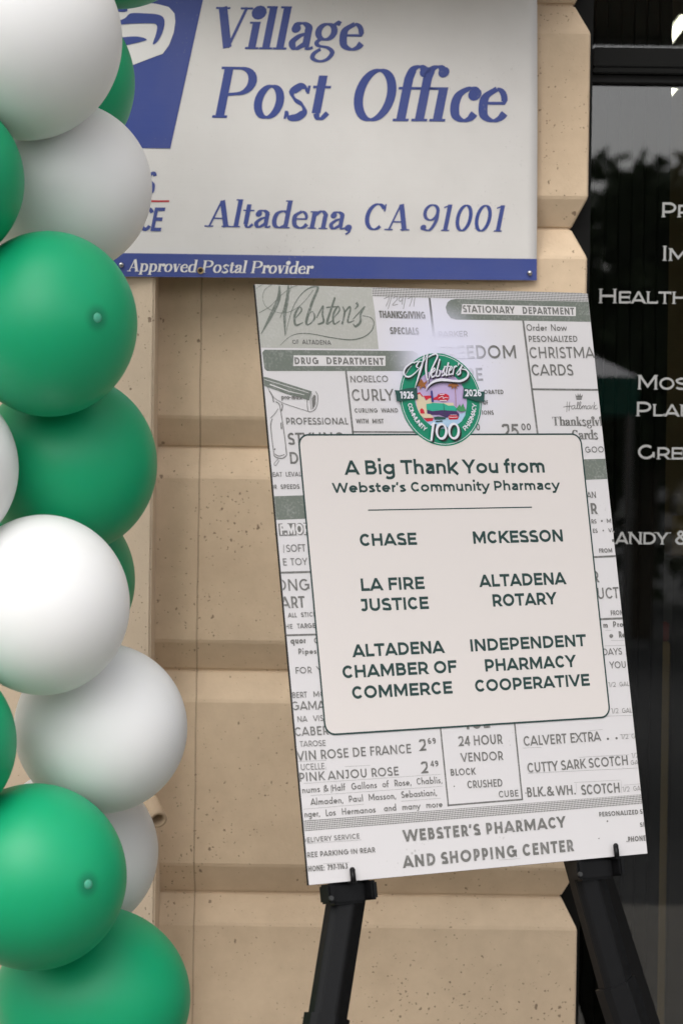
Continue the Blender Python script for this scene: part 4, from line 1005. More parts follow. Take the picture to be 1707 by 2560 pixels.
for st, x0, y0, x1, y1 in (('nums', 236, 1328, 378, 1317), ('&', 408, 1315, 440, 1312), ('Half', 472, 1312, 575, 1303), ('Gallons', 622, 1300, 822, 1285), ('of', 863, 1281, 915, 1278), ('Rose,', 960, 1273, 1090, 1264), ('Chablis,', 1133, 1260, 1332, 1248),
                           ('Almaden,', 303, 1421, 557, 1403), ('Paul', 603, 1398, 712, 1390), ('Masson,', 758, 1385, 970, 1370), ('Sebastiani,', 1013, 1364, 1290, 1345),
                           ('nger,', 255, 1517, 375, 1508), ('Los', 422, 1507, 500, 1500), ('Hermanos', 548, 1497, 812, 1478), ('and', 877, 1470, 972, 1463), ('many', 1020, 1460, 1160, 1449), ('more', 1207, 1444, 1335, 1436)):
    T(st, 'H', x0, y0, x1, y1, 52, wt=0.150)
s.line('H', [(460, 1265), (464, 1325)], 4); s.line('H', [(404, 1270), (408, 1322)], 3)
T('DELIVERY SERVICE', 'H', 236, 1717, 685, 1681, 40, wt=0.173); T('FREE PARKING IN REAR', 'H', 250, 1833, 808, 1790, 42, wt=0.185); T('PHONE:', 'H', 262, 1943, 412, 1932, 44, wt=0.197); T('797-1163', 'H', 435, 1930, 592, 1918, 44, wt=0.209)
flush('advertisement', M_ink, 2.5)
T("WEBSTER'S PHARMACY", 'H', 1028, 1708, 885, 1533, 92, vw1='I', wt=0.235); T('AND SHOPPING CENTER', 'H', 1026, 1914, 945, 1712, 96, vw1='I', wt=0.235)
flush('advertisement', M_ink, 2.5)
T('ICE', 'I', 135, 795, 315, 782, 96, wt=0.235); T('24 HOUR', 'I', 78, 921, 408, 903, 74, wt=0.161); T('VENDOR', 'I', 95, 1041, 413, 1025, 68, wt=0.161)
flush('advertisement', M_ink, 2.5)
T('BLOCK', 'I', 18, 1145, 205, 1135, 52, wt=0.185); T('CRUSHED', 'I', 145, 1240, 408, 1224, 58, wt=0.161); T('CUBE', 'I', 380, 1309, 528, 1299, 50, wt=0.161)
flush('advertisement', M_ink, 2.5)
T('CALVERT EXTRA', 'I', 568, 920, 1150, 881, 74, wt=0.161); T('CUTTY SARK SCOTCH', 'I', 597, 1122, 1353, 1062, 74, wt=0.161)
flush('advertisement', M_ink, 2.5)
T('BLK.& WH.', 'I', 595, 1306, 960, 1285, 74, wt=0.173, space=.16); T('SCOTCH', 'I', 1003, 1289, 1292, 1270, 76, wt=0.173)
flush('advertisement', M_ink, 2.5)
T('PERSONALIZED', 'I', 1135, 1453, 1430, 1434, 36, wt=0.220); T('STATIONERY', 'I', 1443, 1432, 1680, 1418, 36, wt=0.220); T('SINCE', 'I', 1443, 1530, 1560, 1522, 34, wt=0.220); T('.PHONE', 'I', 1340, 1644, 1486, 1633, 40, wt=0.220)
flush('advertisement', M_ink, 2.5)
for vw, x, y, r in (('I', 1200, 866, 9), ('I', 1265, 861, 9), ('I', 1225, 90, 15), ('G', 1200, 635, 8), ('G', 1212, 710, 7), ('I', 582, 1275, 5), ('I', 1132, 1617, 5), ('I', 1196, 1487, 7), ('H', 1425, 1272, 5)):
    s.add([PL(vw, *[(x+r*math.cos(k*.63), y+r*math.sin(k*.63)) for k in range(10)])])
# hallmark script and crown
HK = 4.6
for st in ([(1180, 985), (1178, 1035), (1176, 1068)], [(1200, 985), (1196, 1030), (1194, 1060)], [(1150, 1028), (1180, 1022), (1215, 1020)],
           [(1240, 1018), (1222, 1018), (1214, 1034), (1224, 1044), (1238, 1032), (1240, 1018), (1240, 1036), (1250, 1042), (1262, 1020), (1270, 995), (1262, 990), (1258, 1020), (1262, 1042), (1272, 1036), (1284, 1010), (1288, 992), (1280, 988), (1276, 1020), (1280, 1044), (1292, 1030), (1296, 1020), (1296, 1044)],
           [(1296, 1030), (1310, 1016), (1312, 1044)], [(1312, 1030), (1326, 1016), (1328, 1042), (1338, 1036)], [(1358, 1018), (1342, 1020), (1336, 1036), (1346, 1044), (1358, 1030), (1360, 1018), (1360, 1040), (1370, 1036), (1374, 1020), (1384, 1018)],
           [(1394, 988), (1390, 1020), (1388, 1046)], [(1408, 1012), (1392, 1028), (1404, 1044), (1418, 1034)]):
    s.line('D', st, HK, True)
for a, b in ((0, 0),):
    s.poly('D', [(1248, 955), (1243, 925), (1258, 945), (1264, 917), (1272, 942), (1282, 918), (1287, 945), (1303, 927), (1296, 955)]); s.poly('D', [(1250, 959), (1296, 959), (1294, 970), (1252, 970)])
s.build('advertisement', M_ink, poster)

s = sp2
T('1/2', 'I', 1297, 868, 1355, 865, 36, wt=0.114); T('GAL.', 'I', 1380, 864, 1460, 858, 36, wt=0.114); T('1/2', 'I', 1378, 1010, 1430, 1006, 36, wt=0.114); T('GAL.', 'I', 1373, 1062, 1455, 1056, 34, wt=0.138)
T('1/2', 'I', 1310, 1266, 1365, 1262, 38, wt=0.114); T('GAL.', 'I', 1393, 1258, 1470, 1252, 36, wt=0.138); T('1/2', 'I', 1226, 675, 1280, 672, 38, wt=0.114); T('GAL.', 'I', 1308, 671, 1388, 667, 36, wt=0.138)
T('1/2', 'I', 1205, 476, 1260, 473, 36, wt=0.114); T('GAL.', 'I', 1288, 471, 1368, 467, 34, wt=0.138)
# hand-written date
for st in ([(1062, 180), (1105, 165), (1080, 238)], [(1132, 130), (1095, 260)], [(1135, 175), (1160, 160), (1165, 185), (1130, 228), (1172, 222)], [(1205, 165), (1180, 175), (1190, 200), (1210, 180), (1212, 160), (1205, 225)],
           [(1240, 125), (1215, 260)], [(1250, 180), (1285, 165), (1262, 240)], [(1305, 165), (1296, 240)]):
    s.line('C', st, 4.5, True)
s.build('advertisement', M_ink2, poster)
# bubble lettering
s = PS(2.5); text(s, 'F.MOR', 'F', 124, 752, 352, 744, 96, wt=.42); s.build('bubble_lettering', M_ink, poster)
s = PS(3.2); text(s, 'F.MOR', 'F', 130, 744, 348, 737, 82, wt=.19); s.build('bubble_lettering', M_wht, poster)
# grey script heading on the tinted block
s = PS(3)
for st in ([(245, 78, 12), (238, 180, 32), (180, 310, 28), (100, 458, 4)], [(316, 72, 12), (306, 180, 28), (286, 300, 28), (290, 470, 4)], [(290, 470, 3), (350, 250, 6), (440, 120, 8), (545, 85, 18), (500, 210, 22), (455, 360, 22), (480, 378, 10), (520, 330, 16), (505, 280, 8), (475, 300, 6)],
           [(372, 330, 8), (418, 272, 12), (400, 246, 12), (365, 310, 20), (372, 385, 18), (430, 365, 6)],
           [(535, 330, 8), (585, 238, 14), (582, 300, 16), (590, 360, 18), (545, 380, 12)], [(680, 168, 16), (640, 290, 18), (618, 372, 20), (660, 350, 6)], [(610, 248, 12), (700, 240, 10)],
           [(668, 330, 8), (715, 272, 12), (702, 240, 12), (668, 300, 18), (672, 375, 16), (720, 350, 5)], [(740, 240, 10), (755, 290, 14), (735, 380, 16)], [(745, 300, 8), (790, 245, 16), (800, 265, 12), (780, 360, 16), (830, 350, 6)],
           [(845, 210, 22), (858, 230, 16), (835, 262, 5)], [(820, 340, 6), (908, 245, 12), (880, 300, 16), (878, 360, 20), (842, 396, 18), (822, 375, 8)],
           [(895, 312, 5), (955, 325, 6), (984, 365, 6), (965, 430, 7), (900, 480, 8), (800, 500, 8), (660, 485, 7), (500, 455, 6), (400, 452, 5), (320, 480, 4), (250, 546, 3)],
           [(84, 290, 4), (170, 240, 4), (250, 160, 4), (340, 90, 4), (440, 66, 4)], [(190, 66, 4), (130, 110, 4), (115, 180, 4), (150, 250, 4), (250, 290, 4), (350, 270, 4), (440, 200, 4), (510, 110, 4)], [(340, 72, 4), (300, 200, 4), (250, 330, 4)],
           [(50, 110, 3), (110, 70, 4), (180, 62, 4)]):
    s.line('C', st, 8, True)
s.build('script_lettering', M_band, poster)
# hair dryer drawing
s = PS(2); s.add([PL('C', (120, 790), (150, 795), (500, 905), (478, 975), (300, 925), (150, 870), (120, 860))]); s.build('hairdryer_drawing', M_band, poster)
s = PS(2.4)
for st in ([(130, 812, 4), (480, 918, 4)], [(170, 850, 10), (320, 905, 7), (440, 932, 3)]): s.line('C', st, 5)
s.build('hairdryer_drawing', M_wht, poster)
s = PS(2.5)
for st, wd in (([(150, 868), (230, 975), (440, 1052), (470, 1060)], 4), ([(478, 905), (462, 980), (468, 1056)], 6), ([(528, 905), (545, 940), (540, 1010), (520, 1050), (485, 1066), (468, 1058)], 6), ([(500, 922), (488, 985), (496, 1050)], 4),
               ([(215, 985), (245, 1010), (262, 1100), (285, 1250), (300, 1380), (298, 1410), (270, 1430)], 7), ([(262, 1000), (270, 1020), (262, 1060)], 8), ([(190, 1120), (178, 1180), (200, 1380), (215, 1420), (270, 1432)], 7),
               ([(175, 1115), (210, 1080), (235, 1040)], 5), ([(165, 900), (190, 940), (200, 990)], 9), ([(258, 1150), (262, 1200)], 10), ([(205, 1355), (212, 1362)], 14), ([(210, 1395), (240, 1412), (285, 1400)], 6),
               ([(235, 1435), (205, 1470), (215, 1488), (245, 1445)], 4)):
    s.line('C', st, wd, True)
s.add([PL('C', (515, 930), (530, 940), (528, 1010), (508, 1045), (502, 1040), (500, 960))])
text(s, 'pro-max', 'C', 262, 968, 425, 1010, 42, wt=.2)
s.build('hairdryer_drawing', M_ink, poster)

# --- message card with its outline
c0, c1 = posP.loc(*uv('C', 392, 1248)), posP.loc(*uv('I', 1216, 702))
cz0 = (posP.loc(*uv('H', 480, 866)).y + posP.loc(*uv('I', 1120, 706)).y)/2
cz1 = (posP.loc(*uv('C', 480, 1244)).y + posP.loc(*uv('D', 1200, 1243)).y)/2
card = rrect(c0.x, cz0, c1.x, cz1, .0165)
s = PS(4); s.clip = None; s.add([[Vector(q) for q in card]]); card_o = s.build('message_card', M_card, poster)
s = PS(4.8); s.clip = None; s.add(stroke_quads(card+[card[0]], [.0026]*(len(card)+1))); s.build('outline', M_dkg, card_o)
def ctext(*a, **k):
    s = PS(4.8); s.clip = None; text(s, *a, font='mont', **k); return s.build('lettering', M_dkg, card_o)
ctext('A Big Thank You from', 'F', 632, 274, 757, 259, 112, vw1='G', wt=.205)
ctext("Webster's Community Pharmacy", 'F', 535, 416, 873, 401, 78, vw1='G', wt=.215)
s = PS(4.8); s.clip = None; s.add(stroke_quads([posP.loc(*uv('F', 812, 551)), Vector((posP.loc(*uv('G', 652, 527)).x, posP.loc(*uv('F', 812, 551)).y))], [.0018]*2)); s.build('divider', M_dkg, card_o)
MW = .222
ctext('CHASE', 'F', 748, 834, 1197, 828, 97, wt=MW); ctext('MCKESSON', 'G', 193, 815, 900, 801, 97, wt=MW)
ctext('LA FIRE', 'F', 757, 1186, 1257, 1169, 99, wt=MW); ctext('JUSTICE', 'F', 750, 1346, 1290, 1328, 99, wt=MW)
ctext('ALTADENA', 'G', 243, 1155, 922, 1132, 97, wt=MW); ctext('ROTARY', 'G', 347, 1308, 850, 1290, 97, wt=MW)
ctext('ALTADENA', 'H', 630, 262, 1350, 229, 100, wt=MW); ctext('CHAMBER OF', 'H', 550, 428, 1448, 385, 100, wt=MW); ctext('COMMERCE', 'H', 625, 590, 1413, 549, 100, wt=MW)
ctext('INDEPENDENT', 'I', 165, 209, 1040, 170, 92, wt=MW); ctext('PHARMACY', 'I', 276, 360, 963, 324, 93, wt=MW); ctext('COOPERATIVE', 'I', 200, 514, 1065, 470, 92, wt=MW)

# --- round anniversary logo
LG = 5.6
lcx = posP.loc(*uv('E', 787, 908)); RO = (posP.loc(*uv('E', 740, 152))-posP.loc(*uv('E', 850, 1665))).length/2
def disc(c, r, n=56): return [Vector((c.x+r*math.cos(2*math.pi*k/n), c.y+r*math.sin(2*math.pi*k/n))) for k in range(n)]
logo_m = dict(green=mat('logo_green', (.0, .215, .115), .4), dk=mat('logo_dark_green', (.012, .065, .055), .4), white=mat('logo_white', (.68, .68, .74), .4), black=mat('logo_black', (.012, .010, .012), .4),
              sky=mat('logo_sky', (.46, .36, .58), .4), cream=mat('logo_cream', (.62, .52, .36), .4), red=mat('logo_red', (.52, .01, .03), .4), teal=mat('logo_teal', (.02, .36, .24), .4), purple=mat('logo_purple', (.05, .02, .10), .4),
              blue=mat('logo_blue', (.36, .52, .68), .4), navy=mat('logo_navy', (.03, .03, .18), .4), brown=mat('logo_brown', (.28, .10, .02), .4), tree=mat('logo_tree_green', (.05, .25, .09), .4))
s = PS(LG); s.clip = None; s.add([disc(lcx, RO)]); logo = s.build('round_logo', logo_m['green'], poster)
lvl = [LG]
def art(name, m, polys=(), lines=(), texts=(), step=.8):
    lvl[0] += step
    s = PS(lvl[0]); s.clip = None
    for p in polys: s.poly('E', p)
    for st, wd in lines: s.line('E', st, wd, True)
    for a, k in texts: text(s, *a, **k)
    return s.build(name, logo_m[m], logo)
lvl[0] += .8; s = PS(lvl[0]); s.clip = None
s.add(stroke_quads([(lcx.x+RO*.963*math.cos(2*math.pi*k/56), lcx.y+RO*.963*math.sin(2*math.pi*k/56)) for k in range(57)], [.0009]*57)); s.build('ring_line', logo_m['white'], logo)
RI = RO*.635
s = PS(lvl[0]); s.clip = None; s.add([disc(lcx, RI)]); s.build('picture_sky', logo_m['sky'], logo)
art('picture_road', 'blue', [[(545, 1270), (860, 1215), (1170, 1120), (1195, 1090), (1180, 1170), (1120, 1270), (1040, 1330), (900, 1385), (760, 1390), (620, 1335)]])
art('picture_building', 'cream', [[(385, 840), (440, 800), (500, 860), (540, 930), (620, 880), (660, 960), (990, 965), (995, 1010), (560, 1030), (555, 1160), (450, 1160), (400, 1050), (380, 940)]])
art('picture_roof', 'red', [[(390, 810), (440, 790), (500, 870), (470, 860), (440, 815), (395, 835)], [(500, 850), (640, 845), (655, 870), (570, 905), (545, 925)], [(660, 885), (720, 860), (740, 820), (800, 812), (870, 818), (915, 845), (920, 900), (880, 935), (790, 940), (720, 915), (665, 918)],
                              [(440, 1080), (470, 1050), (505, 1080), (520, 1140), (450, 1140)], [(900, 1200), (930, 1160), (1040, 1155), (1070, 1200), (1060, 1235), (920, 1240)], [(500, 1215), (660, 1205), (650, 1260), (560, 1270)]])
art('picture_awning', 'teal', [[(545, 985), (660, 965), (830, 975), (900, 1010), (990, 1010), (1050, 1060), (1040, 1100), (800, 1085), (640, 1100), (550, 1075)]])
art('picture_shopfront', 'purple', [[(555, 1078), (640, 1102), (800, 1088), (1040, 1104), (1080, 1150), (1075, 1200), (1040, 1160), (930, 1160), (880, 1210), (760, 1160), (620, 1160), (560, 1140)]])
art('picture_car', 'dk', [[(660, 1200), (730, 1185), (850, 1205), (860, 1230), (760, 1240), (680, 1235)], [(690, 1262), (800, 1252), (810, 1270), (700, 1280)]], [([(822, 975), (850, 1225)], 9)])
art('picture_car', 'cream', [[(440, 1160), (500, 1145), (600, 1150), (650, 1190), (665, 1212), (500, 1215)]])
art('picture_pole', 'navy', [[(610, 780), (622, 762), (640, 768), (662, 950), (640, 962), (625, 950)]])
art('picture_palm', 'brown', [[(400, 640), (460, 575), (500, 640), (560, 600), (520, 680), (545, 740), (480, 700), (430, 760), (440, 690), (385, 700)], [(905, 665), (985, 640), (1050, 660), (1072, 700), (1030, 690), (1045, 745), (1000, 705), (950, 745), (955, 695), (890, 700)]], [([(1005, 700), (1018, 860), (1020, 1030)], 9)])
art('picture_tree', 'tree', [[(1030, 1060), (1060, 1020), (1085, 985), (1100, 1040), (1135, 975), (1165, 1050), (1185, 1100), (1110, 1110), (1050, 1090)]])
art('picture_lettering', 'white', [[(750, 830), (830, 822), (832, 834), (752, 840)], [(755, 925), (870, 922), (868, 936), (757, 938)]], [([(735, 895), (800, 860), (810, 895), (850, 880), (890, 888)], 9), ([(905, 1200), (960, 1205), (1040, 1200)], 9), ([(930, 1165), (1030, 1165)], 6)])
# ribbons and years
art('ribbon', 'dk', [[(20, 762), (100, 765), (210, 735), (330, 718), (385, 730), (400, 912), (340, 900), (220, 915), (130, 942), (55, 945), (45, 850)]])
art('ribbon', 'dk', [[(1145, 728), (1250, 742), (1360, 785), (1487, 785), (1480, 955), (1350, 945), (1240, 900), (1130, 895), (1140, 800)]], step=0)
art('year', 'white', texts=((('1926', 'E', 112, 900, 328, 868, 118), dict(wt=.2, slant=.05)),)); art('year', 'white', texts=((('2026', 'E', 1168, 862, 1440, 912, 112), dict(wt=.2)),), step=0)
# curved words round the ring
def arc_text(word, a0, a1, cap, outward):
    s = PS(lvl[0]); s.clip = None
    r = RO*.80
    items, adv = [], 0
    for c in word:
        W, S, sb, clip = sans(c, .17, MONT, .74, False); adv += sb[0]; items.append((adv+W/2, W, S, clip)); adv += W+sb[1]+.03
    for xm, W, S, clip in items:
        an = R(a0+(a1-a0)*xm/adv); c = Vector((lcx.x+r*math.cos(an), lcx.y+r*math.sin(an)))
        t = an+math.pi/2; ex = Vector((math.cos(t), math.sin(t))); ey = Vector((-math.sin(t), math.cos(t)))
        qd = []
        for pts, wd in S: qd += stroke_quads([Vector((p[0]-W/2, p[1]-.5)) for p in pts], [.17]*len(pts))
        qd = clip_box(qd, y0=-.5, y1=.5)
        s.add([[c+ex*q.x*cap+ey*q.y*cap for q in p] for p in qd])
    s.build('lettering', logo_m['white'], logo)
arc_text('COMMUNITY', 187, 235, RO*.105, 1); arc_text('PHARMACY', 306, 353, RO*.105, 1)
# 100
def hundred(name, m, dx, dy):
    art(name, m, [[(595+dx, 1340+dy), (640+dx, 1290+dy), (672+dx, 1285+dy), (655+dx, 1400+dy), (630+dx, 1590+dy), (595+dx, 1590+dy), (612+dx, 1450+dy), (625+dx, 1340+dy)]],
        [([(780+dx+78*math.cos(a*.2618), 1435+dy-118*math.sin(a*.2618), 30+14*abs(math.cos(a*.2618+.5))) for a in range(25)], 36), ([(982+dx+78*math.cos(a*.2618), 1430+dy-118*math.sin(a*.2618), 30+14*abs(math.cos(a*.2618+.5))) for a in range(25)], 36)])
hundred('number_shadow', 'black', 30, 26); hundred('number', 'white', 0, 0)
WB = ([(545, 170, 8), (500, 270, 12), (430, 390, 14), (350, 480, 16), (265, 540, 22), (195, 535, 28), (166, 470, 28), (200, 385, 24), (290, 320, 18), (390, 300, 12), (470, 300, 10)],
      [(500, 170, 12), (475, 300, 30), (430, 450, 34), (385, 600, 22), (342, 735, 4)], [(425, 280, 14), (370, 370, 26), (400, 400, 14)], [(560, 140, 8), (535, 290, 26), (525, 430, 34), (540, 560, 24), (565, 640, 6)],
      [(560, 600, 8), (610, 440, 22), (680, 290, 26), (712, 215, 28), (690, 172, 24), (640, 180, 20), (560, 230, 12)],
      [(630, 480, 14), (672, 430, 20), (655, 405, 18), (615, 480, 26), (625, 550, 24), (690, 510, 12)], [(750, 255, 26), (715, 400, 26), (690, 520, 26), (730, 530, 18), (760, 470, 20), (735, 430, 14)],
      [(780, 490, 14), (830, 390, 20), (815, 450, 22), (825, 505, 24), (780, 530, 18)], [(892, 310, 26), (865, 430, 26), (850, 520, 26), (885, 510, 12)], [(820, 380, 18), (920, 372, 16)],
      [(915, 450, 14), (950, 400, 18), (935, 375, 16), (900, 450, 26), (905, 510, 22), (950, 490, 12)], [(985, 370, 18), (975, 430, 24), (960, 515, 24)], [(970, 430, 12), (1010, 370, 22), (1030, 385, 18)],
      [(1062, 320, 28), (1050, 360, 12)], [(1020, 500, 14), (1110, 365, 18), (1085, 430, 24), (1080, 490, 26), (1035, 515, 20)],
      [(1105, 418, 12), (1180, 435, 22), (1215, 495, 32), (1185, 565, 34), (1100, 610, 36), (1000, 615, 34), (880, 600, 40), (760, 595, 44), (650, 625, 36), (570, 685, 20), (515, 765, 5)])
art('script_shadow', 'black', lines=[([(x+18, y+26, w_) for x, y, w_ in st], 20) for st in WB]); art('script', 'white', lines=[(st, 20) for st in WB])
tag(poster, 'tall white thank you poster with old newspaper advertisements resting on the easel', 'poster')

# ================================================================== EASEL
M_eas = mat('easel_black', (.006, .006, .0065), .34, .16)
b = M_eas.node_tree.nodes['Principled BSDF']; tc = N(M_eas, 'ShaderNodeTexCoord').outputs['Object']; nn = noise(M_eas, tc, 60, 4)
lk(M_eas, math_n(M_eas, 'ADD', math_n(M_eas, 'MULTIPLY', nn.outputs[0], .3), .22), b.inputs['Roughness'])
M_wear = mat('dull_rivet', (.06, .06, .06), .4, metal=.6)
easP = Plane(O_bl + (posP.n*-.030), posP.x, posP.z)     # plane of the front legs, just behind the board
def e3(x, z, d=0): return easP.o + easP.x*x + easP.z*z - easP.n*d
el0, el1 = easP.loc(*uv('W', 808, 2057)), easP.loc(*uv('W', 764, 2341))
er0, er1 = easP.loc(*uv('W', 1373.8, 2003.5)), easP.loc(*uv('W', 1462.2, 2302.2))
dl, dr = (el1-el0), (er1-er0)
# apex where both legs meet, kept behind the board
den = dl.x*dr.y-dl.y*dr.x; tt = ((er0.x-el0.x)*dr.y-(er0.y-el0.y)*dr.x)/den; apx = el0+dl*tt
def foot(p, d):
    t = (e3(p.x, p.y).z-0.0)/-(e3(p.x+d.x, p.y+d.y).z-e3(p.x, p.y).z); q = p+d*t; return e3(q.x, q.y)
A3 = e3(apx.x, min(apx.y, BH-.03)); FL, FR = foot(el0, dl), foot(er0, dr)
easel = empty('easel', (A3.x, A3.y, 0))
def prism(bm, a, b, prof, side, k=1.0):
    """sweep a cross-section (along side, along depth) from a to b"""
    d = (b-a).normalized(); sx = (side-d*side.dot(d)).normalized(); sy = d.cross(sx)
    if sy.dot(easP.n) < 0: sy = -sy
    ra = [bm.verts.new(a+sx*x*k+sy*y*k) for x, y in prof]; rb = [bm.verts.new(b+sx*x*k+sy*y*k) for x, y in prof]
    n = len(prof)
    for i in range(n): bm.faces.new((ra[i], ra[(i+1) % n], rb[(i+1) % n], rb[i]))
    bm.faces.new(ra[::-1]); bm.faces.new(rb)
HEX = [(-.031, -.016), (-.031, .004), (-.025, .012), (-.003, .018), (.002, .0165), (.031, -.006), (.031, -.016)]
def leg(a, f, name='leg', flip=1, up=.70, mid=None):
    prof = [(x*flip, y) for x, y in HEX]
    j = a+(f-a)*up if mid is None else mid
    bm = bmesh.new(); prism(bm, a, j, prof, easP.x)
    bmesh.ops.bevel(bm, geom=[e for e in bm.edges if abs((e.verts[0].co-e.verts[1].co).normalized().dot((f-a).normalized())) > .95], offset=.0012, segments=2, affect='EDGES')
    o = child(bm_obj(name, bm, M_eas), easel)
    bm = bmesh.new(); prism(bm, j-(f-a).normalized()*.006, f+(a-f).normalized()*.02, prof, easP.x, 1.16)
    child(bm_obj('lower_leg', bm, M_eas), o)
    bm = bmesh.new(); tube(bm, f+(a-f).normalized()*.03, f, .016, .020, 14); child(bm_obj('rubber_foot', bm, M_frame), o)
    return o
jl = easP.loc(*uv('J', 458, 1475)); jr = easP.loc(*uv('K', 1075, 1270))
leg(A3, FL, mid=e3(jl.x, jl.y)); leg(A3, FR, mid=e3(jr.x, jr.y))
# rear leg: runs back and down behind the right front leg
dfr = (FR-CAM); rf = CAM + dfr*((-.16-CAM.y)/dfr.y); rf.z = 0; rf.x -= .03
bm = bmesh.new(); prism(bm, A3-easP.n*.03, rf, [(-.013, -.01), (-.013, .01), (.013, .01), (.013, -.01)], easP.x); child(bm_obj('rear_leg', bm, M_eas), easel)
bm = bmesh.new(); box(bm, (-.045, -.02, -.05), (.045, .035, .02), Matrix.Translation(A3-easP.n*.012) @ posP.matrix().to_3x3().to_4x4(), bevel=.004); child(bm_obj('hinge', bm, M_eas), easel)
# shelf brackets that carry the board, each with an upright pin in front
for vw, x, y, fl in (('H', 620, 2030, 1), ('I', 1250, 1760, -1)):
    p = posP.loc(*uv(vw, x, y)); hx = p.x
    pc = el0 if fl > 0 else er0
    Mx = posP.matrix()
    def pb(lo, hi, name, bev=.002, par=None, mt=M_eas):
        bm = bmesh.new(); box(bm, lo, hi, Mx, bev); return child(bm_obj(name, bm, mt), easel)
    lx, rx_ = (hx-.042, hx+.036) if fl > 0 else (hx-.074, hx+.009)
    pb((lx+.012, .006, -.033), (rx_-.008, .030, -.0005), 'bracket', .004)              # clamp body behind/under the board
    pb((hx-.0045, -.012, -.0040), (hx+.0045, .006, -.0006), 'bracket_arm', .001)
    bm = bmesh.new(); hh = .021
    tube(bm, (hx, -.0075, -.004), (hx, -.0075, hh-.004), .0042, .0042, 14); bmesh.ops.create_uvsphere(bm, u_segments=14, v_segments=8, radius=.0042, matrix=Matrix.Translation((hx, -.0075, hh-.004)))
    for v in bm.verts: v.co = Mx @ v.co
    child(bm_obj('pin', bm, M_eas, smooth=True), easel)
    # wing ears of the bracket, seen as a shallow cup under the board
    for (xa_, xb_, yy) in ((lx, lx+.012, .002), (rx_-.008, rx_+.002, -.004)):
        bm = bmesh.new(); box(bm, (xa_, yy-.008, -.030), (xb_, .026, -.001), Mx, .003); child(bm_obj('ear', bm, M_eas), easel)
    bm = bmesh.new(); q0 = Mx @ Vector((lx+.002, -.0062, -.022)); q1 = Mx @ Vector((lx+.002, -.0095, -.022)); tube(bm, q0, q1, .0042, .0035, 12); child(bm_obj('rivet', bm, M_wear), easel)
tag(easel, 'black folding metal easel carrying the poster, its legs reaching the pavement', 'easel')

# ================================================================== BALLOONS
def latex(name, c, c2, rough, rad, sss, tip=None):
    m = mat(name, c, rough, .38); b = m.node_tree.nodes['Principled BSDF']
    b.inputs['Subsurface Weight'].default_value = sss; b.inputs['Subsurface Radius'].default_value = rad; b.inputs['Subsurface Scale'].default_value = 1.0
    tc = N(m, 'ShaderNodeTexCoord').outputs['Object']; n = noise(m, tc, 5, 3); o = mixc(m, n.outputs[0], c, c2)
    if tip is not None:      # the latex is thicker, so deeper in colour, in a ring round the nub
        vm = N(m, 'ShaderNodeVectorMath', operation='DISTANCE'); lk(m, tc, vm.inputs[0]); vm.inputs[1].default_value = tip
        mr = N(m, 'ShaderNodeMapRange', interpolation_type='SMOOTHSTEP'); lk(m, vm.outputs['Value'], mr.inputs[0]); mr.inputs[1].default_value = .007; mr.inputs[2].default_value = .024; mr.inputs[3].default_value = .55; mr.inputs[4].default_value = 0
        o = mixc(m, mr.outputs[0], o, (.002, .10, .05))
    lk(m, o, b.inputs['Base Color'])
    return m
WR, GR = (.09, .09, .085), (.006, .05, .03)
GC = ((.001, .315, .135), (.003, .34, .15))
M_wb = latex('white_latex', (.74, .74, .73), (.78, .78, .78), .5, WR, .9)
M_gb = latex('green_latex', GC[0], GC[1], .47, GR, .6)
M_nub = latex('nub_latex', (.06, .36, .22), (.07, .38, .24), .6, GR, .2)
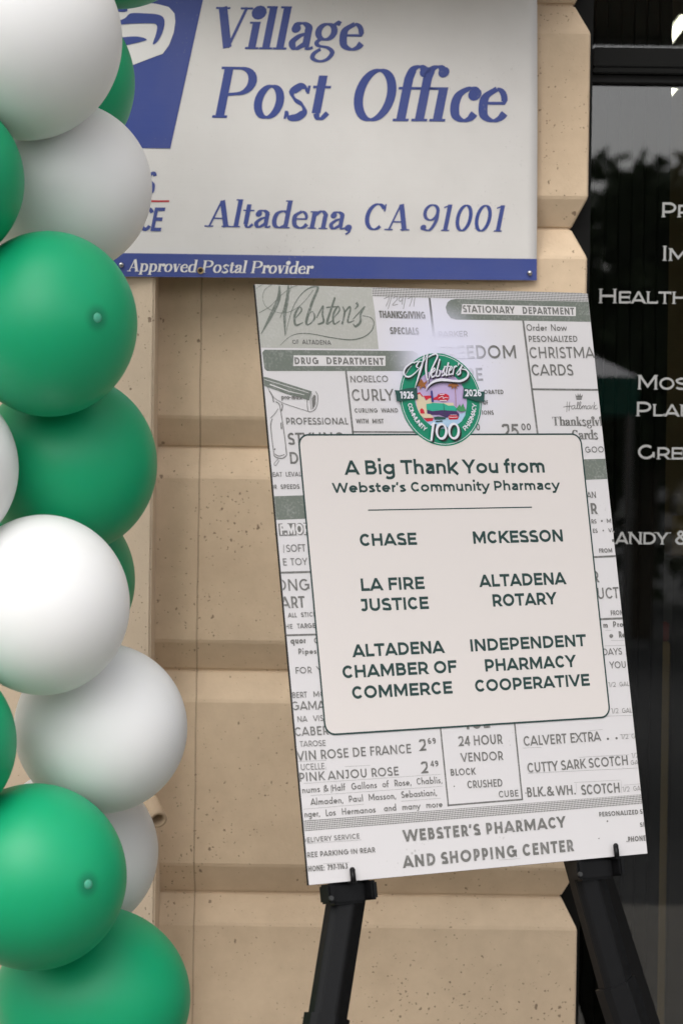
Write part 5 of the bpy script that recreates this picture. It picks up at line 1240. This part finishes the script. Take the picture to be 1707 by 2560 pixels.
BAL = [  # centre u, v and radii in the 1568-wide view, depth before the wall, colour, nipple, label
    (60, 90, 216, 226, -.92, 'w', None, 'largest white balloon at the very top of the column'),
    (100, 190, 206, 206, -.62, 'g', None, 'dark green balloon peeking out behind the topmost white balloon'),
    (268, -196, 208, 208, -.62, 'g', None, 'green balloon of which only the lowest tip shows at the top edge, beside the emblem'),
    (-150, 415, 202, 200, -1.0, 'g', None, 'green balloon cut by the left edge level with the second white balloon'),
    (152, 432, 195, 195, -.76, 'w', None, 'white balloon overlapping the banner left end, above the upper nubbed green balloon'),
    (112, 744, 202, 211, -.94, 'g', (239, 739), 'bright green balloon with a pale nub, just under the banner corner'),
    (158, 1066, 202, 206, -.76, 'g', None, 'plain green balloon between the upper nubbed green balloon and the large white one'),
    (-165, 1075, 205, 205, -.98, 'w', None, 'white balloon cut by the left edge beside the plain green balloon'),
    (100, 1389, 197, 206, -.94, 'w', None, 'bright white balloon in front, halfway down the column'),
    (110, 1332, 199, 199, -.62, 'g', None, 'dark green balloon peeking out behind the halfway white balloon'),
    (232, 1672, 197, 194, -.78, 'w', None, 'white balloon bulging farthest to the right, under the halfway one'),
    (-165, 1706, 200, 200, -1.0, 'g', None, 'green balloon cut by the left edge beside the bulging white balloon'),
    (170, 1955, 191, 190, -.62, 'w', None, 'shaded white balloon mostly hidden behind the lower nubbed green balloon'),
    (80, 2013, 208, 210, -.94, 'g', (218, 2005), 'green balloon with a pale nub near the foot of the column'),
    (214, 2292, 219, 206, -.76, 'g', None, 'wide green balloon at the very bottom of the column'),
]
for u, v, ru, rv, y, c, nip, lb in BAL:
    s_ = 1/.91854
    ctr = at(u*s_, v*s_, y); px_m = (ctr-CAM).length/FPX
    rx, rz = ru*s_*px_m, rv*s_*px_m; ry = (rx+rz)/2*1.03
    root = empty('balloon', ctr)
    ax = None
    bm = bmesh.new(); bmesh.ops.create_uvsphere(bm, u_segments=96, v_segments=64, radius=1.0)
    if nip:
        n3 = at(nip[0]*s_, nip[1]*s_, y); dxn, dzn = (n3.x-ctr.x)/rx, (n3.z-ctr.z)/rz
        ax = Vector((dxn, -math.sqrt(max(.05, 1-dxn*dxn-dzn*dzn)), dzn)).normalized()
    for q in bm.verts:
        d = q.co.normalized()
        k = 1.0
        if ax is not None:
            t = d.angle(ax)
            k += .010*math.exp(-(t/.20)**2)
        q.co = Vector((d.x*rx*k, d.y*ry*k, d.z*rz*k))
    tip = Vector((ax.x*rx, ax.y*ry, ax.z*rz)) if ax is not None else None
    o = bm_obj('skin', bm, M_wb if c == 'w' else (latex('green_latex_nubbed', GC[0], GC[1], .47, GR, .6, tip) if tip else M_gb), root, True)
    if ax is not None:
        # thick nub of latex at the crown
        tip = Vector((ax.x*rx, ax.y*ry, ax.z*rz))*1.004
        bm = bmesh.new(); bmesh.ops.create_uvsphere(bm, u_segments=24, v_segments=12, radius=1.0)
        q_ = ax.to_track_quat('Z', 'Y')
        for w_ in bm.verts: w_.co = tip + q_ @ Vector((w_.co.x*.0072, w_.co.y*.0072, w_.co.z*.0026))
        bm_obj('nub', bm, M_nub, root, True)
    # tied neck on the side turned to the column's middle
    back = Vector((-.25 if u > 60 else .3, .9, 0)).normalized()
    tp = Vector((back.x*rx, back.y*ry, 0))*.99
    bm = bmesh.new(); tube(bm, tp, tp+back*.02, .012, .004, 12, False); tube(bm, tp+back*.02, tp+back*.03, .005, .009, 12, False)
    bm_obj('neck', bm, M_wb if c == 'w' else M_gb, root, True)
    tag(root, lb, 'balloon', 'balloons of the green and white column')
